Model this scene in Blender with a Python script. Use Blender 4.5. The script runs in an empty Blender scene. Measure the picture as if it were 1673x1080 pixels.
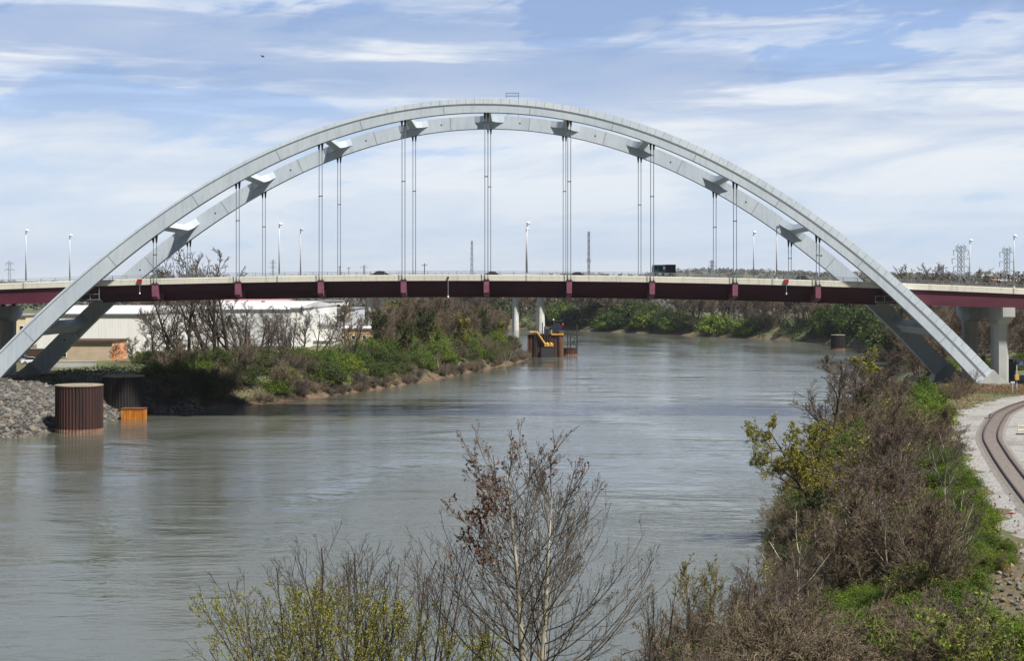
import bpy, math, random
import numpy as np
from mathutils import Vector, Matrix

SC = bpy.context.scene
COL = SC.collection
R = math.radians

# ------------------------------------------------------------------ camera
# photograph pixels (1673 x 1080): principal point (847, 468), focal length 2570 px
F, CX, CY, HC = 2570.0, 847.0, 468.0, 22.5
cam = bpy.data.objects.new("camera", bpy.data.cameras.new("camera"))
COL.objects.link(cam)
cam.location = (0, 0, HC)
cam.rotation_euler = (R(90), 0, 0)
cam.data.sensor_width = 36
cam.data.lens = F / 1673 * 36
cam.data.shift_x = (836.5 - CX) / 1673
cam.data.shift_y = (CY - 540) / 1673
cam.data.clip_start = 0.5
cam.data.clip_end = 30000
SC.camera = cam

def wx(px, y):
    return (px - CX) * y / F
def wz(py, y):
    return HC + (CY - py) * y / F

# ------------------------------------------------------------------ sky
SUN_EL, SUN_AZ = R(57), R(131)      # azimuth clockwise from +Y (view direction): behind the camera, to the right
w = bpy.data.worlds.new("World")
SC.world = w
w.use_nodes = True
nt = w.node_tree
nt.nodes.clear()
N = nt.nodes.new
L = nt.links.new
def math_node(tree, op, a, b=None):
    n = tree.nodes.new("ShaderNodeMath")
    n.operation = op
    for i, v in enumerate((a, b)):
        if v is None:
            continue
        if isinstance(v, (int, float)):
            n.inputs[i].default_value = v
        else:
            tree.links.new(v, n.inputs[i])
    return n.outputs[0]
def ramp(tree, fac, stops, interp="LINEAR"):
    n = tree.nodes.new("ShaderNodeValToRGB")
    n.color_ramp.interpolation = interp
    els = n.color_ramp.elements
    while len(els) > 1:
        els.remove(els[0])
    els[0].position = stops[0][0]
    c = stops[0][1]
    els[0].color = (*c, 1) if not isinstance(c, (int, float)) else (c, c, c, 1)
    for p, c in stops[1:]:
        e = els.new(p)
        e.color = (*c, 1) if not isinstance(c, (int, float)) else (c, c, c, 1)
    tree.links.new(fac, n.inputs[0])
    return n.outputs[0]
def noise(tree, vec, scale, detail=5.0, rough=0.55, dist=0.0):
    n = tree.nodes.new("ShaderNodeTexNoise")
    n.inputs["Scale"].default_value = scale
    n.inputs["Detail"].default_value = detail
    n.inputs["Roughness"].default_value = rough
    n.inputs["Distortion"].default_value = dist
    if vec is not None:
        tree.links.new(vec, n.inputs["Vector"])
    return n.outputs["Fac"]
def mixc(tree, fac, a, b, blend="MIX"):
    n = tree.nodes.new("ShaderNodeMix")
    n.data_type = "RGBA"
    n.blend_type = blend
    for sock, v in ((n.inputs[0], fac), (n.inputs[6], a), (n.inputs[7], b)):
        if isinstance(v, (int, float)):
            sock.default_value = v
        elif isinstance(v, tuple):
            sock.default_value = (*v, 1) if len(v) == 3 else v
        else:
            tree.links.new(v, sock)
    return n.outputs[2]
def srgb(*c):
    return tuple((v / 255 / 12.92) if v / 255 <= 0.04045 else ((v / 255 + 0.055) / 1.055) ** 2.4 for v in c)

sky = N("ShaderNodeTexSky")
sky.sky_type = "NISHITA"
sky.sun_disc = False
sky.sun_elevation = SUN_EL
sky.sun_rotation = SUN_AZ
sky.dust_density = 1.5
tc = N("ShaderNodeTexCoord")
sep = N("ShaderNodeSeparateXYZ")
L(tc.outputs["Generated"], sep.inputs[0])
az = math_node(nt, "ARCTAN2", sep.outputs[0], sep.outputs[1])
el = sep.outputs[2]
def skyvec(ka, ke, off=0.0, shear=0.0):
    c = N("ShaderNodeCombineXYZ")
    L(math_node(nt, "ADD", math_node(nt, "MULTIPLY", az, ka), off), c.inputs[0])
    e = math_node(nt, "ADD", math_node(nt, "MULTIPLY", el, ke), math_node(nt, "MULTIPLY", az, shear))
    L(e, c.inputs[1])
    c.inputs[2].default_value = off * 0.37
    return c.outputs[0]
grad = ramp(nt, el, [(0.0, srgb(216, 227, 241)), (0.025, srgb(199, 218, 242)), (0.07, srgb(196, 216, 243)), (0.11, srgb(184, 208, 243)),
                     (0.14, srgb(162, 189, 232)), (0.18, srgb(148, 175, 221)), (0.32, srgb(144, 170, 213)), (0.6, srgb(96, 128, 182)), (1.0, srgb(88, 120, 176))])
n_big = noise(nt, skyvec(3.4, 19, 5.0, 1.2), 1.0, 6, 0.52, 0.4)
n_band = noise(nt, skyvec(5.5, 50, 11.0, 1.0), 1.0, 5, 0.5, 0.35)
n_wisp = noise(nt, skyvec(15.0, 52, 27.0, -9.0), 1.0, 7, 0.58, 0.5)
lum = math_node(nt, "ADD", math_node(nt, "MULTIPLY", n_big, 0.55), math_node(nt, "ADD", math_node(nt, "MULTIPLY", n_band, 0.3), math_node(nt, "MULTIPLY", n_wisp, 0.3)))
# a brighter bank of cloud between about 4 and 6 degrees up
bank = ramp(nt, el, [(0.0, 0.0), (0.04, 0.01), (0.085, 0.035), (0.105, 0.025), (0.125, -0.0), (0.2, 0.0)])
lum = math_node(nt, "ADD", lum, bank)
m_white = ramp(nt, lum, [(0.485, 0.0), (0.545, 0.7), (0.63, 1.0)], "EASE")
m_white = math_node(nt, "MULTIPLY", m_white, ramp(nt, el, [(0.0, 0.35), (0.05, 0.65), (0.085, 1.0), (0.2, 1.0), (0.45, 0.45), (1.0, 0.4)]))
shade = ramp(nt, noise(nt, skyvec(7.0, 40, 63.0, -3.0), 1.0, 6, 0.6, 0.5), [(0.36, srgb(206, 218, 237)), (0.56, srgb(238, 241, 246))])
cloud = mixc(nt, m_white, grad, shade)
n_dark = noise(nt, skyvec(4.0, 44, 47.0, 0.4), 1.0, 6, 0.55, 0.3)
high = ramp(nt, el, [(0.085, 0.0), (0.13, 0.75), (0.3, 0.6), (1.0, 0.5)])
m_dark = math_node(nt, "MULTIPLY", ramp(nt, n_dark, [(0.40, 0.0), (0.54, 1.0)], "EASE"), high)
cloud = mixc(nt, m_dark, cloud, srgb(146, 170, 212))
cloud10 = mixc(nt, 1.0, cloud, (7.5, 7.5, 7.5), "MULTIPLY")
skycol = mixc(nt, 0.88, sky.outputs[0], cloud10)
# the unseen sky behind the camera is dimmed, to deepen shade on facing surfaces
back = ramp(nt, math_node(nt, "ADD", math_node(nt, "MULTIPLY", sep.outputs[1], 0.5), 0.5), [(0.0, 0.22), (0.42, 0.28), (0.7, 1.0)])
skycol = mixc(nt, 1.0, skycol, back, "MULTIPLY")
bg = N("ShaderNodeBackground")
bg.inputs["Strength"].default_value = 0.1
L(skycol, bg.inputs["Color"])
wo = N("ShaderNodeOutputWorld")
L(bg.outputs[0], wo.inputs["Surface"])

# ------------------------------------------------------------------ sun
sd = bpy.data.lights.new("sun", "SUN")
sd.energy = 5.0
sd.angle = R(4.0)
sd.color = (1.0, 0.95, 0.87)
sun = bpy.data.objects.new("sun", sd)
COL.objects.link(sun)
sv = Vector((math.sin(SUN_AZ) * math.cos(SUN_EL), math.cos(SUN_AZ) * math.cos(SUN_EL), math.sin(SUN_EL)))
sun.rotation_euler = sv.to_track_quat("Z", "Y").to_euler()
sun.location = sv * 300

SC.view_settings.view_transform = "Standard"
SC.view_settings.look = "None"
SC.view_settings.exposure = 0.5
SC.view_settings.gamma = 1.0
SC.view_settings.use_curve_mapping = False
SC.render.engine = "CYCLES"
SC.cycles.max_bounces = 6
SC.cycles.diffuse_bounces = 3
SC.cycles.glossy_bounces = 3
SC.cycles.transparent_max_bounces = 8
SC.cycles.use_denoising = True
SC.cycles.caustics_reflective = False
SC.cycles.caustics_refractive = False

# ------------------------------------------------------------------ materials
MATS = {}
def new_mat(name):
    m = bpy.data.materials.new(name)
    m.use_nodes = True
    return m, m.node_tree, m.node_tree.nodes["Principled BSDF"]
def mat(name, col, rough=0.7, col2=None, scale=1.0, detail=5.0, lo=0.35, hi=0.65, bump=0.0, bscale=None, metal=0.0, stretch=None, spec=None, bdist=0.1):
    """Base colour col, with a noise pattern of col2 over it; bump from the same space."""
    m, t, b = new_mat(name)
    b.inputs["Roughness"].default_value = rough
    b.inputs["Metallic"].default_value = metal
    if spec is not None:
        b.inputs["Specular IOR Level"].default_value = spec
    co = t.nodes.new("ShaderNodeTexCoord").outputs["Object"]
    if stretch:
        mp = t.nodes.new("ShaderNodeMapping")
        mp.inputs["Scale"].default_value = stretch
        t.links.new(co, mp.inputs[0])
        co = mp.outputs[0]
    if col2 is not None:
        f = noise(t, co, scale, detail)
        c = ramp(t, f, [(lo, col), (hi, col2)])
        t.links.new(c, b.inputs["Base Color"])
    else:
        b.inputs["Base Color"].default_value = (*col, 1)
    if bump:
        bn = t.nodes.new("ShaderNodeBump")
        bn.inputs["Strength"].default_value = bump
        bn.inputs["Distance"].default_value = bdist
        t.links.new(noise(t, co, bscale or scale * 4, 6), bn.inputs["Height"])
        t.links.new(bn.outputs[0], b.inputs["Normal"])
    MATS[name] = m
    return m

# ------------------------------------------------------------------ object helpers
def tag(o, label=None, cat=None, group=None, kind=None):
    if label: o["label"] = label
    if cat: o["category"] = cat
    if group: o["group"] = group
    if kind: o["kind"] = kind
    return o
def thing(name, label, cat, loc=(0, 0, 0), rz=0.0, group=None):
    o = bpy.data.objects.new(name, None)
    o.empty_display_size = 0.5
    COL.objects.link(o)
    o.location = loc
    o.rotation_euler = (0, 0, rz)
    return tag(o, label, cat, group)
def np_mesh(name, verts, quads=None, tris=None, material=None, smooth=False):
    me = bpy.data.meshes.new(name)
    verts = np.asarray(verts, np.float32).reshape(-1, 3)
    q = np.zeros((0, 4), np.int32) if quads is None or len(quads) == 0 else np.asarray(quads, np.int32)
    t = np.zeros((0, 3), np.int32) if tris is None or len(tris) == 0 else np.asarray(tris, np.int32)
    me.vertices.add(len(verts))
    me.vertices.foreach_set("co", verts.ravel())
    loops = np.concatenate([q.ravel(), t.ravel()])
    me.loops.add(len(loops))
    me.loops.foreach_set("vertex_index", loops)
    me.polygons.add(len(q) + len(t))
    starts = np.concatenate([np.arange(len(q)) * 4, len(q) * 4 + np.arange(len(t)) * 3]).astype(np.int32)
    me.polygons.foreach_set("loop_start", starts)
    if smooth:
        me.polygons.foreach_set("use_smooth", np.ones(len(q) + len(t), bool))
    me.update(calc_edges=True)
    if material:
        me.materials.append(material)
    return me
def obj(name, me, parent=None, loc=None):
    o = bpy.data.objects.new(name, me)
    COL.objects.link(o)
    if parent is not None:
        o.parent = parent
    if loc is not None:
        o.location = loc
    return o
class MB:
    """Collects shapes; build() links them as one mesh object."""
    def __init__(s):
        s.v, s.f = [], []
    def add(s, v, f):
        o = len(s.v)
        s.v += [tuple(p) for p in v]
        s.f += [tuple(i + o for i in q) for q in f]
        return s
    def box(s, x0, x1, y0, y1, z0, z1):
        v = [(x, y, z) for z in (z0, z1) for y in (y0, y1) for x in (x0, x1)]
        return s.add(v, [(0, 2, 3, 1), (4, 5, 7, 6), (0, 1, 5, 4), (1, 3, 7, 5), (3, 2, 6, 7), (2, 0, 4, 6)])
    def beam(s, a, b, w_, h_=None, up=(0, 0, 1)):
        a, b = Vector(a), Vector(b)
        h_ = h_ or w_
        d = (b - a).normalized()
        u = Vector(up)
        if abs(d.dot(u)) > 0.98:
            u = Vector((0, 1, 0))
        x = d.cross(u).normalized()
        y = x.cross(d).normalized()
        v = [p + x * sx * w_ / 2 + y * sy * h_ / 2 for p in (a, b) for sy in (-1, 1) for sx in (-1, 1)]
        return s.add(v, [(0, 2, 3, 1), (4, 5, 7, 6), (0, 1, 5, 4), (1, 3, 7, 5), (3, 2, 6, 7), (2, 0, 4, 6)])
    def tube(s, pts, r, n=8, caps=True):
        pts = [Vector(p) for p in pts]
        rs = r if isinstance(r, (list, tuple)) else [r] * len(pts)
        v, f = [], []
        for i, p in enumerate(pts):
            d = (pts[min(i + 1, len(pts) - 1)] - pts[max(i - 1, 0)]).normalized()
            u = Vector((0, 0, 1)) if abs(d.z) < 0.95 else Vector((1, 0, 0))
            x = d.cross(u).normalized()
            y = x.cross(d)
            v += [p + (x * math.cos(2 * math.pi * k / n) + y * math.sin(2 * math.pi * k / n)) * rs[i] for k in range(n)]
        for i in range(len(pts) - 1):
            for k in range(n):
                f.append((i * n + k, i * n + (k + 1) % n, (i + 1) * n + (k + 1) % n, (i + 1) * n + k))
        if caps:
            f += [tuple(range(n - 1, -1, -1)), tuple((len(pts) - 1) * n + k for k in range(n))]
        return s.add(v, f)
    def lathe(s, prof, c=(0, 0, 0), n=16, sx=1.0, sy=1.0):
        v, f = [], []
        for r_, z in prof:
            v += [(c[0] + sx * r_ * math.cos(2 * math.pi * k / n), c[1] + sy * r_ * math.sin(2 * math.pi * k / n), c[2] + z) for k in range(n)]
        m = len(prof)
        for i in range(m - 1):
            for k in range(n):
                f.append((i * n + k, i * n + (k + 1) % n, (i + 1) * n + (k + 1) % n, (i + 1) * n + k))
        f += [tuple(range(n - 1, -1, -1)), tuple((m - 1) * n + k for k in range(n))]
        return s.add(v, f)
    def prism_y(s, poly, y0, y1):
        """poly in (x, z), extruded along y."""
        n = len(poly)
        v = [(x, y0, z) for x, z in poly] + [(x, y1, z) for x, z in poly]
        f = [tuple(range(n)), tuple(range(2 * n - 1, n - 1, -1))]
        f += [(i, i + n, (i + 1) % n + n, (i + 1) % n) for i in range(n)]
        return s.add(v, f)
    def prism_x(s, poly, x0, x1):
        n = len(poly)
        v = [(x0, y, z) for y, z in poly] + [(x1, y, z) for y, z in poly]
        f = [tuple(range(n)), tuple(range(2 * n - 1, n - 1, -1))]
        f += [(i, i + n, (i + 1) % n + n, (i + 1) % n) for i in range(n)]
        return s.add(v, f)
    def build(s, name, material, parent=None, smooth=False, fix=True):
        import bmesh
        me = bpy.data.meshes.new(name)
        me.from_pydata(s.v, [], s.f)
        if fix:
            bm = bmesh.new()
            bm.from_mesh(me)
            bmesh.ops.recalc_face_normals(bm, faces=bm.faces)
            bm.to_mesh(me)
            bm.free()
        if smooth:
            me.polygons.foreach_set("use_smooth", np.ones(len(me.polygons), bool))
        me.materials.append(material)
        return obj(name, me, parent)
def copy_tree(o, parent=None):
    c = o.copy()
    COL.objects.link(c)
    if parent is not None:
        c.parent = parent
    for ch in o.children:
        copy_tree(ch, c)
    return c

# ------------------------------------------------------------------ terrain
RIGHT_BANK = [(-700, -300), (-120, 0), (-60, 34), (-12, 66), (8, 82), (19, 105), (24, 140), (33.5, 180), (44, 220), (57, 262), (75, 320), (95, 400), (112, 480),
              (125, 560), (122, 620), (108, 670), (75, 730), (30, 805), (-60, 880), (-250, 960), (-900, 1100)]
LEFT_BANK = [(-900, 820), (-300, 700), (-100, 640), (-30, 590), (0, 540), (4, 500), (2, 474), (-9, 425), (-21, 375), (-32, 340), (-44, 309), (-56, 290),
             (-67.5, 269), (-70, 250), (-76, 229), (-120, 190), (-400, 120), (-900, 100)]
POLY = np.array(RIGHT_BANK + LEFT_BANK, float)
NRB = len(RIGHT_BANK)
def river_dist(x, y):
    """(distance to the water's edge, positive on land; true where the nearest bank is the right one)"""
    x = np.asarray(x, float); y = np.asarray(y, float)
    best = np.full(x.shape, 1e9); right = np.zeros(x.shape, bool); inside = np.zeros(x.shape, bool)
    n = len(POLY)
    for i in range(n):
        a, b = POLY[i], POLY[(i + 1) % n]
        dx, dy = b - a
        t = np.clip(((x - a[0]) * dx + (y - a[1]) * dy) / (dx * dx + dy * dy), 0, 1)
        d = np.hypot(x - a[0] - t * dx, y - a[1] - t * dy)
        upd = d < best
        best = np.where(upd, d, best); right = np.where(upd, i < NRB, right)
        c = ((a[1] > y) != (b[1] > y)) & (x < (b[0] - a[0]) * (y - a[1]) / (b[1] - a[1] + 1e-12) + a[0])
        inside ^= c
    return np.where(inside, -best, best), right
def wob(x, y):
    return (np.sin(x * 0.21 + 1.3) * np.sin(y * 0.17 + 0.4) + 0.6 * np.sin(x * 0.53 + y * 0.31) + 0.4 * np.sin(x * 0.9 - y * 1.1 + 2.0)) / 2
def ground(x, y):
    x = np.asarray(x, float); y = np.asarray(y, float)
    d, right = river_dist(x, y)
    far = np.clip((y - 500) / 400, 0, 1)
    plat = np.where(right & (y < 330), 5.8, 6.5)
    run = np.where(right, 14.0, 17.0)
    t = np.clip(d / run, 0, 1)
    z = -0.25 + (plat + 0.25) * (t * (1.7 - 0.7 * t))
    # calm yard by the railway, rougher slopes elsewhere
    calm = np.where(right & (y < 270), np.clip(1 - d / 12, 0.0, 1), 1.0)
    z = z + np.where(d > 0, 0.35 * wob(x, y) * np.clip(d / 4, 0, 1) * calm, 0)
    # wooded slope beyond the right end of the bridge
    z = z + np.where(right, 9.0 * np.clip((y - 300) / 120, 0, 1) * np.clip((x - 100 - 0.05 * (y - 300)) / 60, 0, 1), 0)
    # distant rise
    hill = np.clip((y - 1000) / 2400, 0, 1)
    hill = hill * hill * (3 - 2 * hill)
    z = z + hill * (27 + 6 * np.sin(x * 0.0031 + 0.5) + 4 * np.sin(x * 0.0083 + y * 0.002) + 2 * np.sin(x * 0.021))
    z = np.where(d < 0, np.maximum(-0.25 + d * 0.25, -4), z)
    return z
def gz(x, y):
    return float(ground(np.array([x]), np.array([y]))[0])
def axis(lo, hi, step, far_lo, far_hi, g=1.13):
    a = list(np.arange(lo, hi + step, step))
    s = step
    while a[-1] < far_hi:
        s *= g; a.append(a[-1] + s)
    s = step
    while a[0] > far_lo:
        s *= g; a.insert(0, a[0] - s)
    return np.array(a)
gx = axis(-150, 170, 2.2, -2600, 2600)
gy = axis(30, 500, 2.4, -400, 4200, 1.06)
GX, GY = np.meshgrid(gx, gy)
GZ = ground(GX, GY)
nx, ny = len(gx), len(gy)
idx = np.arange(nx * ny).reshape(ny, nx)
quads = np.stack([idx[:-1, :-1], idx[:-1, 1:], idx[1:, 1:], idx[1:, :-1]], -1).reshape(-1, 4)

m, t, b = new_mat("earth")
geo = t.nodes.new("ShaderNodeNewGeometry")
sp = t.nodes.new("ShaderNodeSeparateXYZ"); t.links.new(geo.outputs["Position"], sp.inputs[0])
pos = geo.outputs["Position"]
c_land = ramp(t, noise(t, pos, 0.09, 7, 0.6), [(0.36, srgb(104, 92, 72)), (0.47, srgb(96, 92, 62)), (0.56, srgb(88, 100, 58)), (0.68, srgb(118, 106, 84))])
c_fine = ramp(t, noise(t, pos, 1.6, 6, 0.7), [(0.3, 0.55), (0.7, 1.15)])
c_land = mixc(t, 0.8, c_land, c_fine, "MULTIPLY")
zz = math_node(t, "MULTIPLY", math_node(t, "ADD", sp.outputs[2], math_node(t, "MULTIPLY", noise(t, pos, 0.3, 5), 2.0)), 0.25)
edge = ramp(t, zz, [(0.3, 1.0), (0.5, 0.0)])
c_mud = ramp(t, noise(t, pos, 0.7, 6, 0.65), [(0.35, srgb(78, 62, 50)), (0.62, srgb(118, 92, 72))])
t.links.new(mixc(t, edge, c_land, c_mud), b.inputs["Base Color"])
b.inputs["Roughness"].default_value = 0.95
bn = t.nodes.new("ShaderNodeBump"); bn.inputs["Strength"].default_value = 0.6; bn.inputs["Distance"].default_value = 0.5
t.links.new(noise(t, pos, 1.1, 7, 0.7), bn.inputs["Height"]); t.links.new(bn.outputs[0], b.inputs["Normal"])
g_me = np_mesh("ground", np.stack([GX, GY, GZ], -1), quads, None, m, True)
tag(obj("ground", g_me), "brown and green earth of the river banks and the land beyond", "ground", kind="structure")

# water
m, t, b = new_mat("river_water")
geo = t.nodes.new("ShaderNodeNewGeometry"); pos = geo.outputs["Position"]
mp = t.nodes.new("ShaderNodeMapping"); mp.inputs["Scale"].default_value = (0.035, 0.012, 1); t.links.new(pos, mp.inputs[0])
patch = noise(t, mp.outputs[0], 1.0, 5, 0.6, 0.6)
t.links.new(ramp(t, patch, [(0.35, srgb(78, 81, 68)), (0.65, srgb(90, 93, 86))]), b.inputs["Base Color"])
t.links.new(ramp(t, patch, [(0.38, 0.06), (0.62, 0.15)]), b.inputs["Roughness"])
b.inputs["IOR"].default_value = 1.333
def wmap(sx, sy, rot):
    mp_ = t.nodes.new("ShaderNodeMapping"); mp_.inputs["Scale"].default_value = (sx, sy, 1); mp_.inputs["Rotation"].default_value = (0, 0, R(rot)); t.links.new(pos, mp_.inputs[0])
    return mp_.outputs[0]
amp = ramp(t, patch, [(0.36, 0.12), (0.62, 1.0)])
gust = ramp(t, noise(t, wmap(0.028, 0.055, 14), 1.0, 4, 0.6, 0.8), [(0.4, 0.05), (0.62, 1.0)])
h = math_node(t, "MULTIPLY", noise(t, wmap(0.6, 1.3, 12), 1.0, 4, 0.55), amp)
h = math_node(t, "ADD", h, math_node(t, "MULTIPLY", math_node(t, "MULTIPLY", noise(t, wmap(0.14, 0.34, -8), 1.0, 4, 0.55, 0.8), gust), 1.9))
h = math_node(t, "ADD", h, math_node(t, "MULTIPLY", noise(t, wmap(0.03, 0.06, 5), 1.0, 3, 0.5, 0.5), 4.0))
bn = t.nodes.new("ShaderNodeBump"); bn.inputs["Strength"].default_value = 0.5; bn.inputs["Distance"].default_value = 0.17
t.links.new(h, bn.inputs["Height"]); t.links.new(bn.outputs[0], b.inputs["Normal"])
wv = [(-1200, -400, 0), (300, -400, 0), (300, 1250, 0), (-1200, 1250, 0)]
tag(obj("water", np_mesh("water", wv, [(0, 1, 2, 3)], None, m)), "grey green river water with soft ripples", "water", kind="structure")

# ------------------------------------------------------------------ materials of built things
steel_white = None
m, t, b = new_mat("arch_paint")
co = t.nodes.new("ShaderNodeTexCoord").outputs["Object"]
base = ramp(t, noise(t, co, 0.12, 6, 0.6), [(0.3, srgb(186, 199, 211)), (0.7, srgb(204, 214, 223))])
mpg = t.nodes.new("ShaderNodeMapping"); mpg.inputs["Scale"].default_value = (1.6, 1.6, 0.22); t.links.new(co, mpg.inputs[0])
grime = ramp(t, noise(t, mpg.outputs[0], 0.9, 8, 0.7), [(0.48, 1.0), (0.75, 0.78)])
base = mixc(t, 1.0, base, grime, "MULTIPLY")
at = t.nodes.new("ShaderNodeAttribute"); at.attribute_name = "stripe_arc"
hat = math_node(t, "GREATER_THAN", math_node(t, "FRACT", math_node(t, "DIVIDE", at.outputs["Fac"], 1.45)), 0.93)  # thin darker stripes at even spacing across the upper panel
hat = math_node(t, "MULTIPLY", hat, math_node(t, "GREATER_THAN", at.outputs["Fac"], 0.01))
base = mixc(t, math_node(t, "MULTIPLY", hat, 0.5), base, srgb(120, 122, 124))
t.links.new(base, b.inputs["Base Color"]); b.inputs["Roughness"].default_value = 0.45
MATS["arch_paint"] = m
mat("shade_band", srgb(166, 176, 187), 0.5, srgb(154, 164, 175), 0.5)  # step facet of the ribs, its shade put into a darker colour
mat("seam_paint", srgb(150, 158, 164), 0.6)
mat("hanger_steel", srgb(120, 134, 144), 0.45, metal=0.3)
mat("dark_steel", srgb(44, 46, 50), 0.6, srgb(58, 58, 60), 2.0)
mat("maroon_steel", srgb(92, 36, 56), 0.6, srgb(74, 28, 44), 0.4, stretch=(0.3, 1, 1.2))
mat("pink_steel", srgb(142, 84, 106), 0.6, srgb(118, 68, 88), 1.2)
mat("red_paint", srgb(180, 30, 38), 0.5)
# parapet concrete: pale, with vertical stains
m, t, b = new_mat("parapet_concrete")
co = t.nodes.new("ShaderNodeTexCoord").outputs["Object"]
mp = t.nodes.new("ShaderNodeMapping"); mp.inputs["Scale"].default_value = (1.6, 1.0, 0.25); t.links.new(co, mp.inputs[0])
st = ramp(t, noise(t, mp.outputs[0], 1.0, 6, 0.65), [(0.5, 1.0), (0.72, 0.72)])
bs = ramp(t, noise(t, co, 0.08, 4), [(0.3, srgb(222, 218, 204)), (0.7, srgb(206, 204, 194))])
t.links.new(mixc(t, 1.0, bs, st, "MULTIPLY"), b.inputs["Base Color"]); b.inputs["Roughness"].default_value = 0.85
MATS["parapet_concrete"] = m
mat("pier_concrete", srgb(190, 192, 190), 0.85, srgb(168, 170, 168), 0.35, bump=0.15, bscale=3, stretch=(1, 1, 0.35))
mat("asphalt", srgb(66, 66, 68), 0.9, srgb(78, 78, 80), 3)
mat("lamp_white", srgb(236, 238, 240), 0.35)
mat("pole_grey", srgb(196, 200, 204), 0.5)
mat("rail_grey", srgb(140, 148, 156), 0.5, metal=0.2)

# ------------------------------------------------------------------ the arch bridge
X0 = wx(794.5, 262)
U = np.array([0, 65, 117, 194, 205, 251, 317, 405, 487, 575, 664.5, 740, 826]) * 262 / F
ZU = HC + (CY - np.array([160.5, 162.8, 169.6, 184.5, 187, 201, 224.7, 267, 318, 377, 449, 519, 604.4])) * 262 / F
UL = np.array([0, 65, 126, 194, 205, 251, 317, 405, 410, 460, 563, 637, 720, 801]) * 262 / F
ZL = HC + (CY - np.array([182, 185.6, 194, 209, 213, 228.7, 256, 295.7, 298, 328, 401, 462.8, 540, 624])) * 262 / F
def even_fit(u, z):
    A = np.stack([(u / 80) ** k for k in (0, 2, 4, 6)], 1)
    return np.linalg.lstsq(A, z, rcond=None)[0]
PU, PL = even_fit(U, ZU), even_fit(UL, ZL)
def ev(p, u):
    s = (u / 80) ** 2
    return p[0] + p[1] * s + p[2] * s ** 2 + p[3] * s ** 3
def arch_at(u):
    """centre z, tangent (x, z), normal (x, z), thickness square to the curve"""
    zc = (ev(PU, u) + ev(PL, u)) / 2
    h = 0.05
    dz = ((ev(PU, u + h) + ev(PL, u + h)) - (ev(PU, u - h) + ev(PL, u - h))) / 2 / (2 * h)
    l = math.hypot(1, dz)
    return zc, (1 / l, dz / l), (-dz / l, 1 / l), (ev(PU, u) - ev(PL, u)) / l
UEND = 83.2
YN, YF, RW = 262.0, 289.1, 1.6          # front faces of the two ribs and their depth
PITCH = 135.4 * 262.8 / F

bridge = thing("arch_bridge", "long white twin rib steel arch bridge with maroon girders crossing the river", "bridge", (X0, 276, 0))
BO = Vector((X0, 276, 0))
def bbuild(mb, name, material, parent=None, **k):
    """build a part given in world coordinates under the bridge (or under one of its parts)"""
    mb.v = [(x - BO.x, y - BO.y, z - BO.z) for x, y, z in mb.v]
    return mb.build(name, material, parent or bridge, **k)

def rib(front, back, detail_sign):
    """front = y of the face that carries the stepped upper panel"""
    sgn = 1 if back > front else -1
    us = np.linspace(-UEND, UEND, 201)
    V, Fq, att, mi = [], [], [], []
    arc = 0; last = None
    rows = []
    for u in us:
        zc, tn, nn, T = arch_at(u)
        if last is not None: arc += math.hypot(u - last[0], zc - last[1])
        last = (u, zc)
        a = float(np.interp(u, [-83, -50, -20, 0, 20, 83], [0.09, 0.13, 0.27, 0.38, 0.42, 0.42])) * T
        bb = float(np.interp(u, [-83, -50, -20, 0, 20, 83], [0.05, 0.08, 0.12, 0.15, 0.15, 0.14])) * T
        def P(o, y):
            return (X0 + u + nn[0] * o, y, zc + nn[1] * o)
        pts = [P(-T / 2, front), P(T / 2 - a - bb, front), P(T / 2 - a - 0.02, front - sgn * 0.09), P(T / 2, front - sgn * 0.02), P(T / 2, back), P(-T / 2, back)]
        rows.append((pts, arc if (u > -18) else 0.0))
    nseg = 6
    for e in range(nseg):
        for i in range(len(us) - 1):
            o = len(V)
            p0, r0 = rows[i]; p1, r1 = rows[i + 1]
            V += [p0[e], p0[(e + 1) % nseg], p1[(e + 1) % nseg], p1[e]]
            Fq.append((o, o + 1, o + 2, o + 3))
            att += ([r0, r0, r1, r1] if (e == 2 and r0 > 0 and r1 > 0) else [0, 0, 0, 0])
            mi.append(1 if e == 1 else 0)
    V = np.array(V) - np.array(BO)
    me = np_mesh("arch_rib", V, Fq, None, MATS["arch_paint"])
    me.materials.append(MATS["shade_band"])
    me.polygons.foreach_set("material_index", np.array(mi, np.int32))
    A = me.attributes.new("stripe_arc", "FLOAT", "POINT")
    A.data.foreach_set("value", np.array(att, np.float32))
    return obj("arch_rib", me, bridge)
near_rib = rib(YN, YN + RW, 1)
far_rib = rib(YF + RW, YF, 1)
near_rib["label"] = "nearer arch rib with a stepped upper panel"
far_rib["label"] = "farther arch rib seen behind the hangers"
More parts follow.
